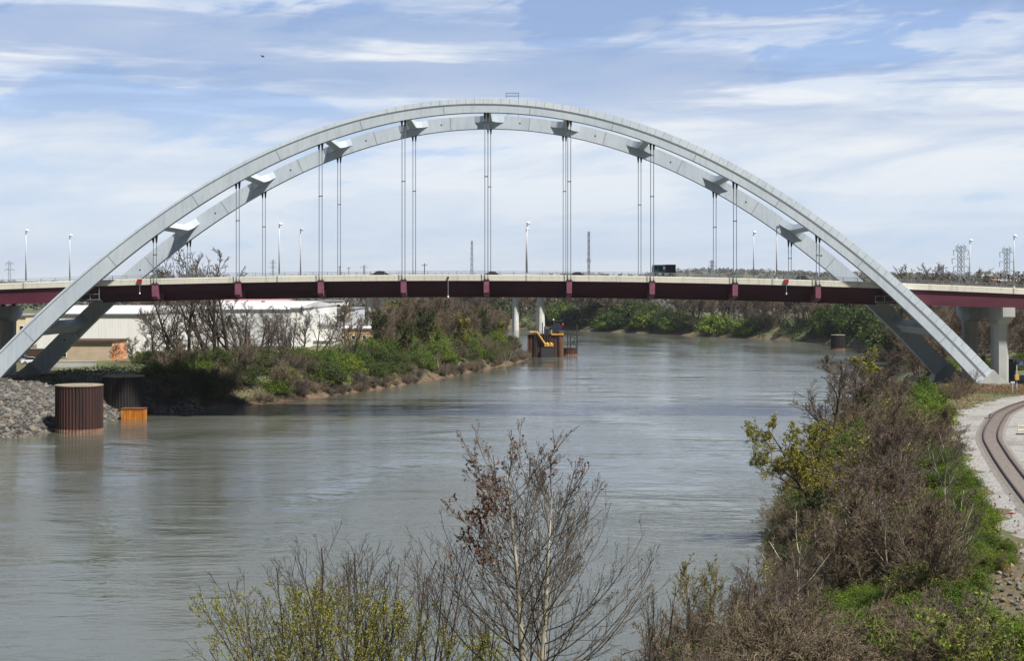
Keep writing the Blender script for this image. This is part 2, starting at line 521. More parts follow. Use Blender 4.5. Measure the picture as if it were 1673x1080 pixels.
# splice seams and inspection ports
for k in range(-6, 6):
    u = (k + 0.5) * PITCH + (0.4 if k >= 0 else -0.2)
    zc, tn, nn, T = arch_at(u)
    if abs(u) > 80: continue
    for (y, r_, s) in ((YN, near_rib, -1), (YF, far_rib, -1)):
        mb = MB()
        top = T / 2 - 0.04 if r_ is far_rib else T / 2 - T * float(np.interp(u, [-83, -50, -20, 0, 20, 83], [0.14, 0.22, 0.4, 0.54, 0.58, 0.57]))
        a = Vector((X0 + u - nn[0] * (T / 2 - 0.04), y, zc - nn[1] * (T / 2 - 0.04)))
        c = Vector((X0 + u + nn[0] * top, y, zc + nn[1] * top))
        mb.beam(a, c, 0.16, 0.02, up=(0, 1, 0))
        bbuild(mb, "splice_seam", MATS["seam_paint"], r_)
    mb = MB()
    up_ = u - 1.7
    zc, tn, nn, T = arch_at(up_)
    mb.tube([(X0 + up_, YF - 0.015, zc), (X0 + up_, YF + 0.02, zc)], 0.16, 10)
    bbuild(mb, "inspection_port", MATS["dark_steel"], far_rib)

# struts between the ribs, flared where they meet them
def strut(u, o_top, o_bot, half=0.55, flare=2.7, material="arch_paint"):
    zc, tn, nn, T = arch_at(u)
    y0, y1 = YN + RW, YF
    ys = []
    for q in np.linspace(0, 1, 9):
        ys.append((y0 + 3.0 * q, half + (flare - half) * (1 - math.sqrt(1 - (1 - q) ** 2)) if q > 0 else flare))
    ys += [(y0 + y1 - y, w_) for y, w_ in reversed(ys)]
    mb = MB(); v = []; f = []
    for y, w_ in ys:
        for sx, o in ((-1, o_bot), (1, o_bot), (1, o_top), (-1, o_top)):
            v.append((X0 + u + tn[0] * w_ * sx + nn[0] * o * T, y, zc + tn[1] * w_ * sx + nn[1] * o * T))
    n = len(ys)
    for i in range(n - 1):
        for k in range(4):
            f.append((i * 4 + k, i * 4 + (k + 1) % 4, i * 4 + 4 + (k + 1) % 4, i * 4 + 4 + k))
    mb.add(v, f)
    bbuild(mb, "strut", MATS[material])
for k in range(-4, 5):
    strut(k * PITCH, 0.47, -0.02)
for s in (-1, 1):
    strut(s * 75.5, 0.35, -0.2, 0.9, 2.2)

# hangers
def zt(x):
    """top of the parapet above world x"""
    px = CX + x * F / 263.3
    return HC + (CY - (448.6 + 2.6e-5 * (px - 745) ** 2)) * 263.3 / F
def hanger(u, y):
    zb = ev(PL, u)
    x = X0 + u
    zlow = zt(x) - 0.95
    mb = MB()
    for s in (-1, 1):
        mb.tube([(x + s * 0.25, y, zb - 0.9), (x + s * 0.25, y, zlow)], 0.062, 8)
    h = bbuild(mb, "hanger", MATS["hanger_steel"], smooth=False)
    mb = MB()
    for s in (-1, 1):
        xs = x + s * 0.27
        slope = arch_at(u)[1][1] / arch_at(u)[1][0]
        mb.prism_y([(xs - 0.22, zb + slope * (s * 0.27 - 0.22) + 0.12), (xs + 0.22, zb + slope * (s * 0.27 + 0.22) + 0.12), (xs + 0.09, zb - 1.0), (xs - 0.09, zb - 1.0)], y - 0.16, y + 0.16)
    bbuild(mb, "clevis", MATS["dark_steel"], h)
    mb = MB()
    zm = zb + (zlow - zb) * 0.38
    mb.box(x - 0.34, x + 0.34, y - 0.1, y + 0.1, zm - 0.07, zm + 0.07)
    bbuild(mb, "spacer", MATS["dark_steel"], h)
    mb = MB()
    for s in (-1, 1):
        mb.tube([(x + s * 0.25, y, zlow - 0.1), (x + s * 0.25, y, zlow + 0.42)], 0.1, 8)
    mb.box(x - 0.3, x + 0.3, y - 0.05, y + 0.05, zlow + 0.06, zlow + 0.16)
    bbuild(mb, "anchor_socket", MATS["dark_steel"], h)
for k in range(-4, 5):
    hanger(k * PITCH, YN + 0.8)
    hanger(k * PITCH, YF + 0.8)

# deck, swept along x
XS = [x for x in np.arange(-260, 261, 4.0)]
def sweep(poly, xs):
    """poly of (y, dz below the parapet top)"""
    mb = MB(); v = []; f = []
    n = len(poly)
    for x in xs:
        z = zt(x)
        v += [(x, y, z + d) for y, d in poly]
    for i in range(len(xs) - 1):
        for k in range(n):
            f.append((i * n + k, i * n + (k + 1) % n, (i + 1) * n + (k + 1) % n, (i + 1) * n + k))
    f += [tuple(range(n)), tuple((len(xs) - 1) * n + k for k in range(n - 1, -1, -1))]
    return mb.add(v, f)
DN, DF = 263.3, 289.5
bbuild(sweep([(DN + 0.45, -1.12), (DF - 0.45, -1.12), (DF - 0.45, -0.95), (276.4, -0.72), (DN + 0.45, -0.95)], XS), "deck_slab", MATS["asphalt"])
for sgn, y in ((1, DN), (-1, DF)):
    pf = [(y, -1.02), (y, -0.36), (y + sgn * 0.05, -0.33), (y + sgn * 0.05, -0.29), (y - sgn * 0.0, -0.27), (y + sgn * 0.04, 0.0), (y + sgn * 0.3, 0.0), (y + sgn * 0.42, -1.02)]
    bbuild(sweep(pf, XS), "parapet", MATS["parapet_concrete"])
    r = sweep([(y + sgn * 0.17, 0.26), (y + sgn * 0.23, 0.26), (y + sgn * 0.23, 0.31), (y + sgn * 0.17, 0.31)], XS)
    r2 = sweep([(y + sgn * 0.16, 0.55), (y + sgn * 0.24, 0.55), (y + sgn * 0.24, 0.61), (y + sgn * 0.16, 0.61)], XS)
    r.add(r2.v, r2.f)
    for x in np.arange(-200, 201, 2.4):
        z = zt(x)
        r.box(x - 0.04, x + 0.04, y + sgn * 0.17, y + sgn * 0.23, z - 0.02, z + 0.56)
    bbuild(r, "railing", MATS["rail_grey"])
# joints cut in the near parapet
for x in [wx(p, 263.3) for p in (38, 131, 453, 860, 1262, 1656)]:
    mb = MB(); z = zt(x)
    mb.box(x - 0.12, x + 0.12, DN - 0.03, DN + 0.02, z - 1.0, z - 0.05)
    bbuild(mb, "joint_cover", MATS["seam_paint"])
# girders: shallow and set back inside the arch, flush and lit on the approaches
XL, XR = wx(158, 264), wx(1440, 264)
mid = [XL] + [x for x in np.arange(-76, 76, 4.0) if XL < x < XR] + [XR]
lft = [x for x in np.arange(-260, XL, 4.0)] + [XL]
rgt = [XR] + [x for x in np.arange(-260, 261, 4.0) if x > XR]
def girder(y, xs, depth, name="girder", material="maroon_steel"):
    d0 = -1.14
    fl = 0.28 if depth > 2.5 else 0.2
    pf = [(y - 0.03, d0), (y - 0.03, d0 - depth + 0.06), (y - 0.28, d0 - depth + 0.06), (y - 0.28, d0 - depth), (y + 0.28, d0 - depth), (y + 0.28, d0 - depth + 0.06), (y + 0.03, d0 - depth + 0.06), (y + 0.03, d0)]
    bbuild(sweep(pf, xs), name, MATS[material])
for y in (264.7, 288.1):
    girder(y, mid, 1.3, "edge_beam")
for y in (268.2, 272.3, 276.4, 280.5, 284.6):
    girder(y, mid, 2.68)
for y in (263.65, 270.4, 276.4, 282.4, 289.1):
    girder(y, lft, 2.36)
    girder(y, rgt, 2.36)
# floor beams whose lit ends carry the hangers
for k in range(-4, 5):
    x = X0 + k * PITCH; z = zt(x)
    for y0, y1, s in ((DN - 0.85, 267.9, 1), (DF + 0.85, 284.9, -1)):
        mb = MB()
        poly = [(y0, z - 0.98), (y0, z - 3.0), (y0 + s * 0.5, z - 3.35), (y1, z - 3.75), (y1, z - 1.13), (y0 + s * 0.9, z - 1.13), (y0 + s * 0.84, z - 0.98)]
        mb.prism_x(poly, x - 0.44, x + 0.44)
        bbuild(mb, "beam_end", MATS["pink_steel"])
    mb = MB()
    mb.box(x - 0.04, x + 0.04, 267.9, 284.9, z - 3.7, z - 1.13)
    mb.box(x - 0.3, x + 0.3, 268.0, 284.8, z - 3.76, z - 3.7)
    bbuild(mb, "floor_beam", MATS["maroon_steel"])
    mb = MB()
    mb.box(x - 0.5, x + 0.5, DN - 0.9, DN - 0.02, z - 1.02, z - 0.8)
    bbuild(mb, "anchor_plate", MATS["dark_steel"])
for x in [X0 + k * 5.0 * 2 for k in range(-14, 15)]:
    if XL + 2 < x < XR - 2: continue
    z = zt(x)
    mb = MB(); mb.box(x - 0.05, x + 0.05, 264.5, 288.3, z - 3.1, z - 1.5)
    bbuild(mb, "cross_frame", MATS["maroon_steel"])

# pedestals at the four feet
for s in (-1, 1):
    for (y, nm) in ((YN, "near"), (YF, "far")):
        zc, tn, nn, T = arch_at(UEND * s)
        e = Vector((tn[0] * s, tn[1] * s))
        c = Vector((X0 + UEND * s, zc)) - e * 0.15
        n2 = Vector(nn)
        a1 = c + n2 * (T / 2 + 0.22); a2 = c - n2 * (T / 2 + 0.22)
        pg = [tuple(a2), tuple(a1), tuple(a1 + e * 1.2), (a1.x + s * 2.6, a1.y - 2.2), (a1.x + s * 2.6, 2.0), (a2.x - s * 0.4, 2.0), (a2.x - s * 0.1, a2.y - 1.2)]
        mb = MB(); mb.prism_y(pg, y - 0.45, y + RW + 0.45)
        bbuild(mb, "pedestal", MATS["pier_concrete"])
# approach piers
for s in (-1, 1):
    xc = X0 + s * 87.2
    mb = MB()
    zt0 = 18.95
    mb.prism_x([(262.4, zt0), (262.4, 17.42), (265.8, 16.15), (269.4, 16.15), (271.2, 17.0), (281.6, 17.0), (283.4, 16.15), (287.0, 16.15), (290.4, 17.42), (290.4, zt0)], xc - 1.02, xc + 1.02)
    cap = bbuild(mb, "pier_cap", MATS["pier_concrete"])
    for yc in (267.6, 285.2):
        mb = MB()
        pl = [(-0.65, -1.75), (0.65, -1.75), (1.3, -0.85), (1.3, 0.85), (0.65, 1.75), (-0.65, 1.75), (-1.3, 0.85), (-1.3, -0.85)]
        v = [(xc + px_ * 0.98, yc + py_, z) for z in (2.0, 16.3) for px_, py_ in pl]
        n = 8
        f = [(i, (i + 1) % n, (i + 1) % n + n, i + n) for i in range(n)] + [tuple(range(n - 1, -1, -1)), tuple(range(n, 2 * n))]
        mb.add(v, f)
        bbuild(mb, "pier_column", MATS["pier_concrete"])
    for yb in (264.4, 270.4, 276.4, 282.4, 288.4):
        mb = MB(); mb.box(xc - 0.35, xc + 0.35, yb - 0.3, yb + 0.3, zt0, zt(xc) - 3.45)
        bbuild(mb, "bearing", MATS["dark_steel"])
# inspection platforms under the deck by the legs
for xp in (wx(150, 264), wx(1443, 264)):
    z = zt(xp)
    mb = MB()
    mb.box(xp - 1.6, xp + 1.6, 262.9, 263.8, z - 3.3, z - 3.2)
    for dx in (-1.5, 0.0, 1.5):
        mb.box(xp + dx - 0.05, xp + dx + 0.05, 262.95, 263.05, z - 3.2, z - 1.0 if dx > 1 else z - 2.3)
    mb.box(xp - 1.6, xp + 1.6, 262.93, 263.0, z - 2.36, z - 2.28)
    bbuild(mb, "inspection_platform", MATS["rail_grey"])
# handrail frame standing on the crown of each rib
for y in (YN + 0.3, YF + 0.3):
    x = wx(837, 262) if y < 270 else wx(838, 289.5)
    z = ev(PU, x - X0)
    mb = MB()
    for dx in (-1.05, 1.05):
        mb.box(x + dx - 0.04, x + dx + 0.04, y, y + 0.08, z - 0.1, z + 1.08)
        mb.box(x + dx - 0.04, x + dx + 0.04, y + 0.9, y + 0.98, z - 0.1, z + 1.08)
    for dz in (0.55, 1.02):
        mb.box(x - 1.1, x + 1.1, y + 0.01, y + 0.07, z + dz, z + dz + 0.06)
        mb.box(x - 1.1, x + 1.1, y + 0.91, y + 0.97, z + dz, z + dz + 0.06)
    bbuild(mb, "crown_handrail", MATS["hanger_steel"])

# navigation lights hung on the fascia
def nav(px, red):
    x = wx(px, 263); z = zt(x)
    if red:
        t_ = thing("navigation_light", "red boxed navigation light on the bridge fascia near the " + ("white warehouse side" if px < 800 else "railway side"), "navigation light", (x, DN - 0.12, z - 0.95))
        mb = MB(); mb.box(-0.36, 0.36, -0.18, 0.1, 0.33, 0.86); mb.box(-0.4, 0.4, -0.22, 0.1, 0.84, 0.9); mb.build("housing", MATS["red_paint"], t_)
        mb = MB(); mb.tube([(0, -0.04, 0.33), (0, -0.04, -1.35)], 0.04, 6); mb.build("drop_rod", MATS["rail_grey"], t_)
        mb = MB(); mb.lathe([(0.05, -1.65), (0.12, -1.6), (0.12, -1.4), (0.05, -1.33)], (0, -0.04, 0), 10); mb.build("lantern", MATS["lamp_white"], t_)
    else:
        t_ = thing("navigation_light", "grey navigation light rod hanging below mid span under the parapet", "navigation light", (x, DN - 0.1, z - 0.95))
        mb = MB(); mb.box(-0.14, 0.14, -0.12, 0.08, 0.3, 0.62); mb.build("bracket", MATS["dark_steel"], t_)
        mb = MB(); mb.tube([(0, -0.04, 0.35), (0, -0.04, -2.6)], 0.06, 6); mb.build("drop_rod", MATS["rail_grey"], t_)
        mb = MB(); mb.lathe([(0.05, -2.95), (0.14, -2.9), (0.14, -2.66), (0.05, -2.58)], (0, -0.04, 0), 10); mb.build("lantern", MATS["lamp_white"], t_)
nav(228, True); nav(1285, True); nav(732, False)

# street lamps in five pairs along both parapets
lx = [wx(42, 263.4), wx(456, 263.4), wx(861, 263.4), wx(1269, 263.4), wx(1657, 263.4)]
lamp_where = ["beyond the arch's left leg", "between two hangers left of mid span", "at mid span", "right of the last but one hanger", "beyond the arch's right leg"]
lamp0 = None
def lamp_proto():
    t_ = thing("street_lamp", "x", "street lamp", (0, 0, 0), 0, "street lamps along the bridge parapets")
    mb = MB(); mb.tube([(0, 0, 0), (0, 0, 4.5), (0, 0, 8.45)], [0.13, 0.105, 0.075], 10); mb.build("pole", MATS["pole_grey"], t_, smooth=True)
    mb = MB(); mb.box(-0.17, 0.17, -0.17, 0.17, 0, 0.25); mb.build("base", MATS["pole_grey"], t_)
    mb = MB(); mb.tube([(0, 0, 8.35), (0.1, 0, 8.6), (0.28, 0, 8.68)], 0.06, 8); mb.build("bracket", MATS["pole_grey"], t_)
    mb = MB(); mb.lathe([(0.08, 8.5), (0.3, 8.55), (0.36, 8.68), (0.3, 8.82), (0.14, 8.92), (0.04, 8.95)], (0.22, 0, 0), 16); mb.build("lamp_head", MATS["lamp_white"], t_, smooth=True)
    return t_
for i, x in enumerate(lx):
    for y, side in ((DN + 0.22, "near"), (DF - 0.22, "far")):
        if lamp0 is None:
            o = lamp0 = lamp_proto()
        else:
            o = copy_tree(lamp0)
        o.location = (x, y, zt(x) - 0.02)
        if side == "far": o.rotation_euler = (0, 0, 0)
        o["label"] = "white headed lamp post on the %s parapet %s" % (side, lamp_where[i])

# ------------------------------------------------------------------ vehicles on the deck
mat("glass_dark", srgb(18, 24, 30), 0.1)
mat("tyre", srgb(22, 22, 23), 0.9)
mat("rim", srgb(150, 152, 155), 0.35, metal=0.6)
mat("truck_teal", srgb(52, 84, 96), 0.35, srgb(36, 62, 74), 1.2)
mat("truck_black", srgb(14, 16, 22), 0.4)
def wheel(parent, x, y, r_, wd):
    mb = MB(); mb.tube([(x, y - wd / 2, r_), (x, y + wd / 2, r_)], r_, 18); w_ = mb.build("wheel", MATS["tyre"], parent)
    mb = MB(); s = -1 if y < 0 else 1
    mb.tube([(x, y + s * (wd / 2 - 0.02), r_), (x, y + s * (wd / 2 + 0.012), r_)], r_ * 0.6, 14); mb.build("rim", MATS["rim"], w_)
def car(px, y, paint, label, heading=1):
    x = wx(px, y)
    t_ = thing("passenger_car", label, "car", (x, y, zt(x) - 0.9 + 0.14 * 1), 0 if heading > 0 else math.pi, "cars on the bridge deck")
    body = MB()
    prof = [(-2.2, 0.3), (-2.22, 0.7), (-2.1, 0.92), (-1.3, 0.98), (0.75, 0.96), (1.9, 0.82), (2.2, 0.62), (2.22, 0.32)]
    body.prism_y(prof, -0.88, 0.88)
    body.build("body", paint, t_)
    cab = MB()
    v = []
    for (yy, f_) in ((-0.84, 0), (0.84, 0)):
        v += [(-1.55, yy, 0.97), (0.95, yy, 0.95)]
    v += [(-1.0, -0.64, 1.42), (-0.4, -0.64, 1.47), (0.25, -0.64, 1.43), (-1.0, 0.64, 1.42), (-0.4, 0.64, 1.47), (0.25, 0.64, 1.43)]
    cab.add(v, [(0, 1, 6, 5, 4), (2, 7, 8, 9, 3), (0, 4, 7, 2), (1, 3, 9, 6), (4, 5, 8, 7), (5, 6, 9, 8)])
    cab.build("cabin", MATS["glass_dark"], t_)
    rf = MB(); rf.add([(-1.02, -0.65, 1.43), (-0.4, -0.65, 1.485), (0.27, -0.65, 1.44), (-1.02, 0.65, 1.43), (-0.4, 0.65, 1.485), (0.27, 0.65, 1.44)], [(0, 1, 4, 3), (1, 2, 5, 4)])
    rf.build("roof", paint, t_, fix=False)
    for wx_ in (-1.35, 1.35):
        for wy in (-0.8, 0.8): wheel(t_, wx_, wy, 0.33, 0.2)
    for wy in (-0.6, 0.6):
        mb = MB(); mb.box(2.17, 2.24, wy - 0.18, wy + 0.18, 0.6, 0.72); mb.build("headlight", MATS["lamp_white"], t_)
        mb = MB(); mb.box(-2.25, -2.18, wy - 0.18, wy + 0.18, 0.72, 0.86); mb.build("tail_light", MATS["red_paint"], t_)
car(625, 268, mat("car_black", srgb(20, 22, 26), 0.25), "black car whose roof shows above the railing left of mid span")
car(801, 284, mat("car_charcoal", srgb(40, 42, 48), 0.3), "charcoal car just peeping over the parapet behind the middle hangers", -1)
car(940, 284, mat("car_slate", srgb(64, 70, 78), 0.3), "slate car half hidden behind the parapet right of the mid span lamp", -1)
car(1312, 268, mat("car_grey", srgb(96, 98, 102), 0.3), "dark grey car passing between the last two near hangers")
# box truck
x = wx(1084, 270)
tr = thing("box_truck", "dark truck with teal cab and black box crossing the bridge", "truck", (x, 270, zt(x) - 0.78))
mb = MB(); mb.box(-1.9, 1.95, -0.45, 0.45, 0.75, 1.0); mb.build("chassis", MATS["dark_steel"], tr)
mb = MB(); mb.prism_y([(0.3, 1.42), (1.92, 1.42), (2.0, 1.5), (2.0, 2.86), (0.3, 2.86)], -1.1, 1.1); mb.build("cargo_box", MATS["truck_black"], tr)
mb = MB(); mb.prism_y([(-1.75, 1.42), (0.28, 1.42), (0.28, 2.84), (-1.85, 2.8), (-1.95, 2.2), (-1.92, 1.6)], -1.08, 1.08); cb = mb.build("cab", MATS["truck_teal"], tr)
mb = MB(); mb.box(-1.7, -1.1, -1.1, -1.085, 1.95, 2.6); mb.box(-0.95, -0.3, -1.1, -1.085, 1.75, 2.6); mb.build("window", MATS["glass_dark"], cb)
mb = MB(); mb.box(-0.12, 0.12, -1.11, -1.085, 2.1, 2.5); mb.build("pale_panel", MATS["pole_grey"], cb)
for wx_ in (-1.25, 1.25):
    for wy in (-0.85, 0.85): wheel(tr, wx_, wy, 0.48, 0.28)
mb = MB(); mb.box(-0.3, 0.1, -0.5, 0.5, 1.0, 1.42); mb.box(1.0, 1.5, -0.5, 0.5, 1.0, 1.42); mb.box(-1.5, -1.0, -0.5, 0.5, 1.0, 1.42); mb.build("body_mount", MATS["dark_steel"], tr)

# ------------------------------------------------------------------ sheet pile cells by the left foot
mat("rust_dark", srgb(74, 42, 36), 0.85, srgb(46, 30, 28), 0.5, stretch=(1.5, 1.5, 0.15), bump=0.2, bscale=4)
mat("rust_tide", srgb(150, 116, 98), 0.9, srgb(120, 86, 72), 1.0)
mat("rust_black_and_shade", srgb(40, 34, 36), 0.9, srgb(30, 26, 28), 0.6)
mat("cap_concrete", srgb(150, 141, 122), 0.9, srgb(122, 114, 98), 0.8)
mat("yellow_paint", srgb(206, 136, 36), 0.6, srgb(170, 96, 30), 0.9, stretch=(1.6, 1.6, 0.4))
def pile_ring(mb, r, z0, z1, n=44, depth=0.16, c=(0, 0)):
    pts = []
    for k in range(n):
        for q, dr in ((0.0, 0), (0.3, 0), (0.5, -depth), (0.8, -depth)):
            a = 2 * math.pi * (k + q) / n
            pts.append((c[0] + (r + dr) * math.cos(a), c[1] + (r + dr) * math.sin(a)))
    m_ = len(pts)
    v = [(x, y, z0) for x, y in pts] + [(x, y, z1) for x, y in pts]
    f = [(i, (i + 1) % m_, (i + 1) % m_ + m_, i + m_) for i in range(m_)]
    mb.add(v, f + [tuple(range(m_, 2 * m_))])
def cell(name, label, x, y, r, h, wall, top, tide, group=None, n=44):
    t_ = thing(name, label, "pile cell", (x, y, 0), 0, group)
    mb = MB(); pile_ring(mb, r, -2, h - 0.2, n); mb.build("pile_wall", wall, t_)
    mb = MB(); mb.lathe([(r - 0.06, h - 0.2), (r + 0.03, h - 0.18), (r + 0.03, h - 0.03), (r - 0.1, h)], (0, 0, 0), 48); mb.build("concrete_cap", top, t_)
    if tide:
        mb = MB(); pile_ring(mb, r + 0.05, -0.2, 0.55, n); mb.build("tide_band", MATS["rust_tide"], t_)
    return t_
cell("pile_cell", "rusty red brown pile cell standing in the water beside the rocky bank", wx(129.5, 243.6), 243.6, 3.62, 7.3, MATS["rust_dark"], MATS["cap_concrete"], True)
cell("pile_cell", "pile cell coloured black for the bridge shade behind the yellow float", wx(202, 274), 274, 3.6, 7.0, MATS["rust_black_and_shade"], MATS["cap_concrete"], False)  # bridge shade is put into the black of its wall
cell("pile_cell", "small dark pile cell off the far shore, farther from the bridge leg", wx(1369, 560), 560, 2.5, 5.3, MATS["rust_black_and_shade"], MATS["cap_concrete"], True, n=30)
cell("pile_cell", "small dark pile cell off the far shore, seen just beside the bridge leg", wx(1434, 548), 548, 2.6, 4.6, MATS["rust_black_and_shade"], MATS["rust_dark"], True, n=30)
# yellow float
fy = 266.5
t_ = thing("yellow_float", "rust streaked yellow steel float moored below the black pile cell", "float", (wx(219, fy), fy, 0))
mb = MB(); mb.box(-1.9, 1.9, -1.2, 1.2, -0.6, 1.75)
for k in range(9): mb.box(-1.85 + k * 0.45, -1.72 + k * 0.45, -1.28, -1.2, -0.5, 1.7)
mb.build("hull", MATS["yellow_paint"], t_)
mb = MB(); mb.box(-1.98, 1.98, -1.3, 1.28, 1.75, 1.9); mb.build("deck_rim", mat("rust_brown", srgb(120, 70, 40), 0.9, srgb(90, 54, 34), 1.0), t_)

# ------------------------------------------------------------------ mooring works in mid river
mat("rust_wall", srgb(98, 62, 44), 0.9, srgb(64, 44, 36), 0.5, stretch=(1.4, 1.4, 0.2))
mat("rust_orange", srgb(112, 76, 54), 0.9, srgb(82, 56, 42), 0.6, stretch=(1.4, 1.4, 0.2))
mat("pipe_yellow", srgb(214, 170, 84), 0.5, srgb(184, 138, 66), 0.6)
mat("navy_paint", srgb(36, 44, 62), 0.5)
my = 500.0
def mx(px): return wx(px, my)
def mz(py): return wz(py, my)
dock = thing("mooring_dock", "rusty sheet pile dock with yellow pipework standing out in the river", "dock", (mx(893), my, 0))
DO = Vector((mx(893), my, 0))
def dbuild(mb, name, material, parent=None, **k):
    mb.v = [(x - DO.x, y - DO.y, z - DO.z) for x, y, z in mb.v]
    return mb.build(name, material, parent or dock, **k)
mb = MB()
n = 22
xa, xb = mx(862), mx(910)
for k in range(n):
    x0_ = xa + (xb - xa) * k / n; x1_ = xa + (xb - xa) * (k + 1) / n
    mb.box(x0_, x1_ - 0.01, my - (0.0 if k % 2 else 0.22), my + 6, -2, mz(546))
dbuild(mb, "sheet_pile_wall", MATS["rust_wall"])
mb = MB(); mb.lathe([(1.05, -2), (1.05, mz(541)), (0.9, mz(541) + 0.05)], (mx(915.5), my + 0.6, 0), 16); dbuild(mb, "steel_caisson", MATS["rust_orange"])
mb = MB(); mb.tube([(mx(866), my - 0.7, mz(543)), (mx(877), my - 0.7, mz(542.5)), (mx(891), my - 0.9, mz(563)), (mx(904), my - 0.9, mz(563))], 0.34, 10); dbuild(mb, "yellow_pipe", MATS["pipe_yellow"])
mb = MB()
mb.box(mx(889), mx(904), my - 1.5, my - 0.3, mz(566), mz(564))
mb.lathe([(0.5, 0), (0.55, 0.4), (0.3, 0.9)], (mx(894), my - 0.9, mz(564)), 10); mb.lathe([(0.5, 0), (0.55, 0.4), (0.3, 0.9)], (mx(900), my - 0.9, mz(564)), 10)
dbuild(mb, "valve_platform", MATS["pipe_yellow"])
mb = MB(); mb.box(mx(901), mx(921), my - 0.6, my - 0.2, mz(547.5), mz(545)); mb.box(mx(901) - 0.2, mx(901) + 0.2, my - 0.6, my - 0.2, mz(545), mz(539)); dbuild(mb, "yellow_beam", MATS["pipe_yellow"])
for p0, p1, top in ((873, 874.4, 534), (876.5, 877.5, 536), (885.4, 887, 527), (889, 891, 533.5), (894, 895.4, 540), (898.5, 899.6, 541)):
    mb = MB(); mb.tube([(mx((p0 + p1) / 2), my - 0.6, -2), (mx((p0 + p1) / 2), my - 0.6, mz(top))], (mx(p1) - mx(p0)) / 2, 8); dbuild(mb, "mooring_pile", MATS["dark_steel"])
mb = MB(); mb.box(mx(884), mx(905), my - 1.8, my - 0.4, -0.4, mz(568)); dbuild(mb, "fender", MATS["dark_steel"])
# deck machinery
mb = MB(); mb.box(mx(889), mx(897), my + 1, my + 3.4, mz(546), mz(537)); mb.box(mx(902), mx(918), my + 1, my + 4, mz(545), mz(533.5)); mb.box(mx(904.5), mx(916), my + 1.4, my + 3.6, mz(533.5), mz(529)); dbuild(mb, "pump_house", MATS["navy_paint"])
mb = MB(); mb.tube([(mx(905), my + 2, mz(533)), (mx(905), my + 2, mz(524))], 0.13, 8); mb.tube([(mx(905), my + 2, mz(525.6)), (mx(921), my + 2, mz(524))], 0.1, 6); dbuild(mb, "jib", MATS["dark_steel"])
mb = MB(); mb.lathe([(0.1, 0), (0.26, 0.14), (0.26, 0.36), (0.1, 0.5)], (mx(904.5), my + 2, mz(524)), 10); dbuild(mb, "beacon", MATS["lamp_white"])
mb = MB(); mb.lathe([(0.3, 0), (0.36, 0.5), (0.2, 0.9)], (mx(919.5), my + 2, mz(533)), 10); dbuild(mb, "red_buoy", MATS["red_paint"])
# low cell with the dark stair
cell("pile_cell", "low round rusty pile cell carrying a dark steel stair in the river", wx(931.5, 512), 512, 2.45, 2.55, MATS["rust_wall"], MATS["rust_dark"], True, n=26)
sy = 512.0
def sx_(px): return wx(px, sy)
def sz_(py): return wz(py, sy)
st = thing("stair_frame", "dark steel stair on trestle legs standing on the low pile cell", "stair", (sx_(931), sy, 2.6))
SO = Vector((sx_(931), sy, 2.6))
def sbuild(mb, name, material):
    mb.v = [(x - SO.x, y - SO.y, z - SO.z) for x, y, z in mb.v]
    return mb.build(name, material, st)
mb = MB()
a, c = Vector((sx_(921), sy - 0.5, sz_(543))), Vector((sx_(940), sy - 0.5, sz_(553)))
for dy in (0, 1.0):
    for dz in (0, 0.9):
        mb.beam(a + Vector((0, dy, dz)), c + Vector((0, dy, dz)), 0.14, 0.22)
for k in range(12):
    p = a.lerp(c, k / 11); mb.box(p.x - 0.2, p.x + 0.2, p.y, p.y + 1.0, p.z - 0.03, p.z + 0.04)
    if k % 2 == 0: mb.box(p.x - 0.04, p.x + 0.04, p.y - 0.04, p.y + 0.04, p.z, p.z + 0.9)
sbuild(mb, "stair_flight", MATS["dark_steel"])
for p_, top in ((927.5, 541), (932, 547), (943, 530.5)):
    mb = MB(); mb.tube([(sx_(p_), sy, 2.5), (sx_(p_), sy, sz_(top))], 0.2 if p_ > 940 else 0.16, 8); sbuild(mb, "trestle_leg", MATS["dark_steel"])
mb = MB(); mb.beam((sx_(931), sy, 2.7), (sx_(940), sy, sz_(553)), 0.16); mb.beam((sx_(934), sy + 0.1, sz_(557)), (sx_(942.5), sy + 0.1, 2.8), 0.16); sbuild(mb, "cross_brace", MATS["dark_steel"])

# ------------------------------------------------------------------ far highway bridge behind the arch
vy = 800.0
via = thing("highway_bridge", "pale highway bridge on tapered concrete piers far behind the arch", "bridge", (0, vy, 0))
mb = MB(); mb.box(-330, 260, -6, 6, 20.6, 21.9); mb.box(-330, 260, -6.2, -5.9, 21.9, 22.7); mb.box(-330, 260, 5.9, 6.2, 21.9, 22.7); mb.build("deck", MATS["pier_concrete"], via)
mat("pale_concrete", srgb(206, 206, 202), 0.85, srgb(186, 186, 182), 0.2)
for p_, w0, w1 in ((604, 1.5, 1.7), (627, 2.0, 2.3), (842, 1.4, 1.9), (883, 1.6, 2.4), (1003, 0.9, 1.2)):
    x = wx(p_, vy)
    mb = MB()
    pl = [(-1.0, -0.3), (-0.25, -1.5), (0.25, -1.5), (1.0, -0.3), (1.0, 0.3), (0.25, 1.5), (-0.25, 1.5), (-1.0, 0.3)]
    v = [(x + px_ * w1, py_ * 1.6, -1) for px_, py_ in pl] + [(x + px_ * w0, py_ * 1.4, 20.7) for px_, py_ in pl]
    f = [(i, (i + 1) % 8, (i + 1) % 8 + 8, i + 8) for i in range(8)] + [tuple(range(7, -1, -1)), tuple(range(8, 16))]
    mb.add(v, f); mb.build("pier", MATS["pale_concrete"], via)

